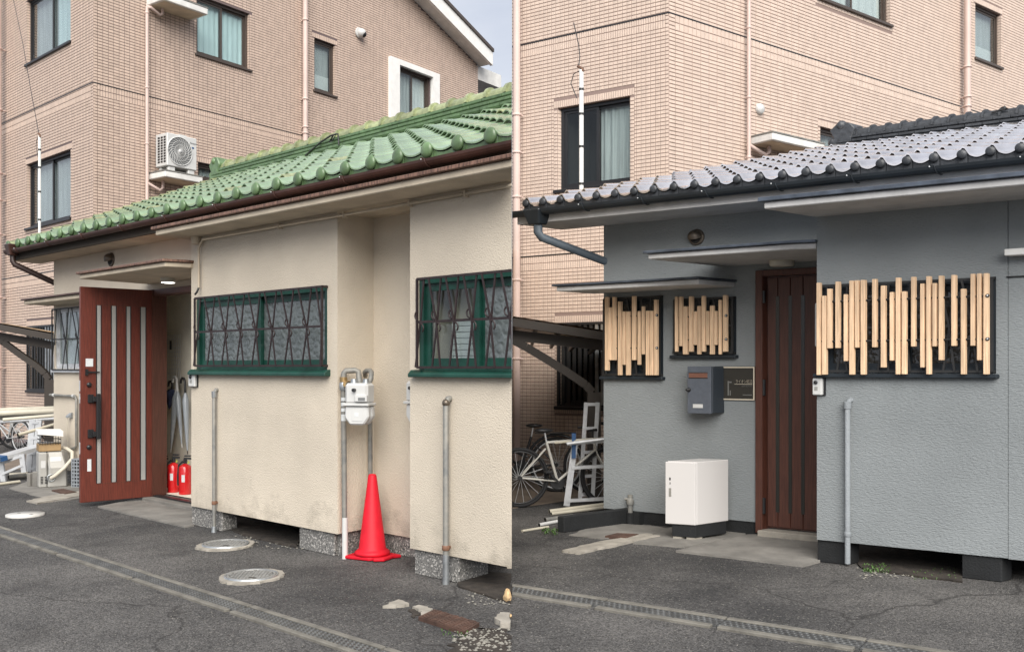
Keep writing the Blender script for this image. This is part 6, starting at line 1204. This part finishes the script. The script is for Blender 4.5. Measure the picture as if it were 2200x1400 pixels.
def bicycle(lab, side, hub, ang, r, frame_m, basket=False, step=False, rack=False, tyre=rubber, wheelbase=3.05, tw=.0, mirror=1):
    """hub: world (x, y) of the rear wheel; x axis points to the front wheel"""
    O_ = ortho(hub, ang, side); t = thing('bicycle', lab, 'bicycle', O_, (0, 0, 0), 'parked bicycles'); wb = wheelbase * r
    for x in (0, wb):
        w = MB(O_).torus((x, 0, r), r * .94, r * .058, 36, 7).build('tyre', tyre, t)
        MB(O_).torus((x, 0, r), r * .86, r * .03, 36, 6).build('rim', alu if frame_m is not bike_w else black_pl, t)
        m = MB(O_)
        for k in range(18): a = 2 * math.pi * k / 18; m.tube([(x + r * .06 * math.cos(a + .8), .015 * (-1) ** k, r + r * .06 * math.sin(a + .8)), (x + r * .85 * math.cos(a), 0, r + r * .85 * math.sin(a))], .0022, 4, False)
        m.build('spokes', alu, t); MB(O_).lathe([(.022, -.05), (.022, .05)], (x, 0, r), 'y', 10).build('hub', black_pl, t)
    bb = (wb * .42, 0, r * .86); st = (wb * .30, 0, r * (2.15 if not step else 2.0)); hd = (wb * .82, 0, r * 2.25); hl = (wb * .85, 0, r * 1.9)
    tr = r * .05
    for (p, q_) in ((bb, st), (bb, hl), ((st if not step else (wb * .34, 0, r * 1.25)), hd if not step else hl), ((hd), hl)): MB(O_).tube([p, q_], tr, 9).build('frame_tube', frame_m, t)
    for y in (-.04, .04):
        MB(O_).tube([(0, y, r), (bb[0], y * .6, bb[2])], tr * .55, 7).build('chainstay', frame_m, t); MB(O_).tube([(0, y, r), (st[0] - .01, y * .4, st[2] - r * .2)], tr * .5, 7).build('seatstay', frame_m, t); MB(O_).tube([hl, (hl[0] + .01, y, hl[2] - .05), (wb, y, r)], tr * .6, 7).build('fork', frame_m, t)
    MB(O_).tube([st, (st[0] - .02, 0, st[2] + r * .35)], tr * .6, 8).build('seatpost', alu, t); MB(O_).ball((st[0] - .03, 0, st[2] + r * .4), r * .32, 12, 7, (1, .52, .24)).build('saddle', black_pl, t)
    MB(O_).tube([hd, (hd[0] - .01, 0, hd[2] + r * .3)], tr * .6, 8).build('stem', black_pl, t); h = hd[2] + r * .3
    MB(O_).tube([(hd[0] - r * .35, -.25, h + .01), (hd[0] - .02, -.22, h + .02), (hd[0] + .02, -.06, h), (hd[0] + .02, .06, h), (hd[0] - .02, .22, h + .02), (hd[0] - r * .35, .25, h + .01)], .012, 7).build('handlebar', (galv if step else black_pl), t)
    MB(O_).torus(bb, r * .26, r * .02, 20, 5).lathe([(r * .25, -.004), (r * .25, .004)], bb, 'y', 18).build('chainring', black_pl, t)
    for s in (1, -1): MB(O_).bar((bb[0], s * .05, bb[2]), (bb[0] + s * r * .35, s * .05, bb[2] - s * r * .35), .02, .012).box(bb[0] + s * r * .35 - .035, bb[0] + s * r * .35 + .035, s * .05, s * .12, bb[2] - s * r * .35 - .01, bb[2] - s * r * .35 + .01).build('crank', black_pl, t)
    if step:
        P = [(r * 1.08 * math.cos(a), r + r * 1.08 * math.sin(a)) for a in [R_(k) for k in range(20, 200, 12)]]; MB(O_).tube([(x, 0, z) for x, z in P], .018, 6).build('mudguard', frame_m, t)
        P = [(wb + r * 1.08 * math.cos(a), r + r * 1.08 * math.sin(a)) for a in [R_(k) for k in range(30, 160, 12)]]; MB(O_).tube([(x, 0, z) for x, z in P], .018, 6).build('mudguard', frame_m, t)
    if basket:
        b = MB(O_); x0, x1, z0, z1 = hd[0] + .06, hd[0] + .4, hd[2] - r * .25, hd[2] + r * .5
        for k in range(7):
            z = z0 + (z1 - z0) * k / 6; g_ = .03 * (1 - k / 6); b.tube([(x0 + g_, -.17 + g_, z), (x1 - g_, -.17 + g_, z), (x1 - g_, .17 - g_, z), (x0 + g_, .17 - g_, z), (x0 + g_, -.17 + g_, z)], .004, 4)
        for k in range(9):
            f_ = k / 8
            for yy in (-.17, .17): b.tube([(x0 + .03 + (x1 - x0 - .06) * f_, yy * .85, z0), (x0 + (x1 - x0) * f_, yy, z1)], .003, 4)
            for xx in (x0, x1): b.tube([(xx, -.14 + .28 * f_, z0), (xx, -.17 + .34 * f_, z1)], .003, 4)
        b.build('basket', iron_black, t)
    if rack: MB(O_).box(-r * .7, wb * .25, -.06, .06, r * 2.12, r * 2.16).build('rear_rack', black_pl, t)
    return t
c = gw(1116, 1090); bicycle('white sports bicycle with thick black tyres at the divided edge', 1, (c.x, c.y), R_(8), .30, bike_w)
c = gw(1178, 1062); bicycle('black city bicycle with wire basket behind the white sports bicycle', 1, (c.x + .1, c.y + .2), R_(172), .31, black_frame, basket=True, step=True, rack=True)
c = gw(1290, 1066); bicycle('dark bicycle half hidden behind the ladders and the grey wall', 1, (c.x - .12, c.y + .35), R_(25), .30, black_frame, basket=True)
c = gw(45, 974); bicycle('silver city bicycle with curved mudguards behind the pipes', -1, (c.x, c.y), R_(150), .27, bike_s, step=True, basket=False)
c = gw(0, 968); bicycle('ivory framed bicycle at the far left edge', -1, (c.x + .1, c.y + .3), R_(10), .29, bike_w, step=True, basket=True)
c = gw(105, 966); bicycle('dark bicycle between the ladder and the cream wall', -1, (c.x, c.y + .3), R_(80), .29, black_frame, step=True)
def ladder(lab, I, a0, a1, b0, b1, Y, rungs, w=.05, extra=None):
    """two rails from (a0 to a1) and (b0 to b1), pixels at depth Y"""
    m0 = W3(*a0, Y); t = thing('ladder', lab, 'ladder', I, (m0[0], Y, 0), 'aluminium ladders')
    A0, A1, B0, B1 = [Vector(W3(*p, Y)) for p in (a0, a1, b0, b1)]
    for p, q_ in ((A0, A1), (B0, B1)): beam(MB(I), p, q_, .03, w).build('rail', alu, t); 
    for k in rungs: beam(MB(I), A0 + (A1 - A0) * k, B0 + (B1 - B0) * k, .05, .03).build('rung', alu, t)
    return t
ladder('leaning aluminium stepladder with blue taped top, nearest the grey wall', IR, (1236, 945), (1217, 1086), (1330, 940), (1335, 1080), 9.45, (.04, .42, .92), .06)
tl_ = ladder('taller aluminium ladder standing behind the taped stepladder', IR, (1259, 864), (1246, 1070), (1284, 864), (1273, 1068), 9.7, (.02, .27, .52, .77, .96), .04)
a = W3(1233, 940, 9.42); tag(MB(IR).box(a[0] - .022, a[0] + .018, 9.4, 9.435, a[2] - .2, a[2] + .045).build('tape_wrap', blue_tape, None, (a[0], 9.4, a[2])), 'blue tape wrapped round the stepladder top', 'tape')
def tube_thing(lab, I, p0, p1, Y0, Y1, r, mat, grp, name='plastic_pipe', cat='pipe', hollow=True):
    Y0 = min(Y0, (EYE - r) * FPX / (p0[1] - HZP)); Y1 = min(Y1, (EYE - r) * FPX / (p1[1] - HZP))
    a, b = Vector(W3(*p0, Y0)), Vector(W3(*p1, Y1)); t = thing(name, lab, cat, I, tuple(a), grp); MB(I).tube([a, b], r, 12, False).build('tube', mat, t); MB(I).tube([a, b], r * .82, 12, False).build('bore', dark_in, t) if hollow else None
    d = (b - a).normalized(); MB(I).tube([a - d * .001, a + d * .012], r * 1.04, 12).build('end_ring', mat, t) if not hollow else None
    return t
gp = 'loose pipes by the grey house'
tube_thing('ivory plastic pipe on top of the pile beside the black kerb', IR, (1180, 1098), (1300, 1083), 9.1, 9.4, .02, cream_pl, gp); tube_thing('second ivory plastic pipe from the top of the pile beside the black kerb', IR, (1184, 1103), (1300, 1089), 9.05, 9.35, .016, cream_pl, gp)
tube_thing('grey metal pipe in the middle of the pile beside the black kerb', IR, (1171, 1116), (1230, 1108), 8.9, 9.05, .02, galv_dull, gp); tube_thing('white plastic pipe low in the pile beside the black kerb', IR, (1158, 1127), (1215, 1116), 8.6, 8.9, .016, white_pl, gp); tube_thing('ivory plastic pipe lying alone on the asphalt before the kerb', IR, (1122, 1140), (1178, 1131), 8.2, 8.45, .011, cream_pl, gp, hollow=False)
tube_thing('aluminium tube lying across the stepladder top', IR, (1218, 953), (1299, 943), 9.35, 9.3, .018, alu, gp); tube_thing('ivory tube lying across the stepladder above the aluminium one', IR, (1192, 951), (1299, 941), 9.45, 9.35, .012, cream_pl, gp)
gp = 'long pipes stacked by the cream house'
for (lab, p0, p1, Y0, Y1, r, mt) in (('upper ivory pipe of the stack left of the cream wall', (2, 880), (118, 876), 12.6, 12.6, .026, cream_pl), ('thickest ivory pipe of the stack left of the cream wall', (-30, 889), (118, 882), 12.4, 12.5, .04, cream_pl), ('grey steel tube in the middle of the stack left of the cream wall', (-20, 898), (118, 888), 12.5, 12.5, .03, galv_dull), ('thin ivory pipe low in the stack left of the cream wall', (7, 901), (118, 892), 12.2, 12.3, .022, cream_pl), ('lowest aluminium tube of the stack left of the cream wall', (-20, 907), (118, 899), 12.5, 12.5, .022, alu), ('ivory pipe slanting alone before the ladder rails', (38, 934), (118, 911), 11.4, 11.9, .02, cream_pl), ('ivory pipe on the ground left of the concrete block', (-20, 1042), (42, 1034), 11.3, 11.7, .018, cream_pl), ('grey pipe on the ground behind the concrete block', (18, 1025), (56, 1021), 11.9, 12.0, .03, galv_dull), ('upper ivory pipe on the ground behind the concrete block', (20, 1020), (60, 1017), 12.1, 12.2, .026, cream_pl)):
    tube_thing(lab, IL, p0, p1, Y0, Y1, r, mt, gp)
ladder('upright aluminium ladder behind the old water heater', IL, (70, 902), (62, 1012), (84, 902), (76, 1012), 12.2, (.05, .35, .65, .95), .075)
ladder('short aluminium trestle leg at the far left edge', IL, (47, 975), (52, 1014), (2, 990), (8, 1036), 11.7, (.1, .6), .06)
a, b = W3(-10, 986, 11.6), W3(108, 952, 12.2); t = thing('aluminium_plank', 'aluminium plank with blue taped end slanting left of the cream house', 'plank', IL, tuple(a)); beam(MB(IL), a, b, .22, .045).build('deck', alu, t); beam(MB(IL), Vector(a) - Vector((0, 0, 0)), Vector(a) + (Vector(b) - Vector(a)) * .12, .23, .055).build('tape', blue_tape, t)

# loose black cables on the two ridges
for (fr, pts, v_, lab) in ((L, [(655, 335), (690, 305), (710, 292), (722, 288), (716, 300), (708, 306), (716, 290), (726, 288), (728, 312)], 2.98, 'loose black cable curled over the green ridge'), (R, [(2130, 243), (2150, 236), (2165, 234), (2158, 229), (2152, 231), (2160, 236)], 5.0, 'loose black cable curled over the dark ridge')):
    P = [fr.at(px, py, v_) for px, py in pts]; tag(MB(fr).tube([(p[0], v_, p[1]) for p in P], .011, 6).build('cable', black_pl, None, (P[0][0], v_, P[0][1])), lab, 'cable')

# end wall of the cream house along the plot line
def plot_y(v): u = -(L.o.x + v * L.ey.x) / L.ex.x; return L.o.y + u * L.ex.y + v * L.ey.y
rz = lambda v: 2.865 + (4.14 - 2.865) * (v - .14) / (3.15 - .14) - .07
MB(IL).xprism([(plot_y(.13), zF + .002), (plot_y(.13), zS - .003), (plot_y(.36), zS - .003), (plot_y(.4), rz(.4)), (plot_y(3.15), rz(3.15)), (plot_y(5.9), rz(.4)), (plot_y(5.9), 0), (plot_y(.6), 0), (plot_y(.6), zF + .002)], -.035, -.004).build('end_wall', stucco_cream, houseL)
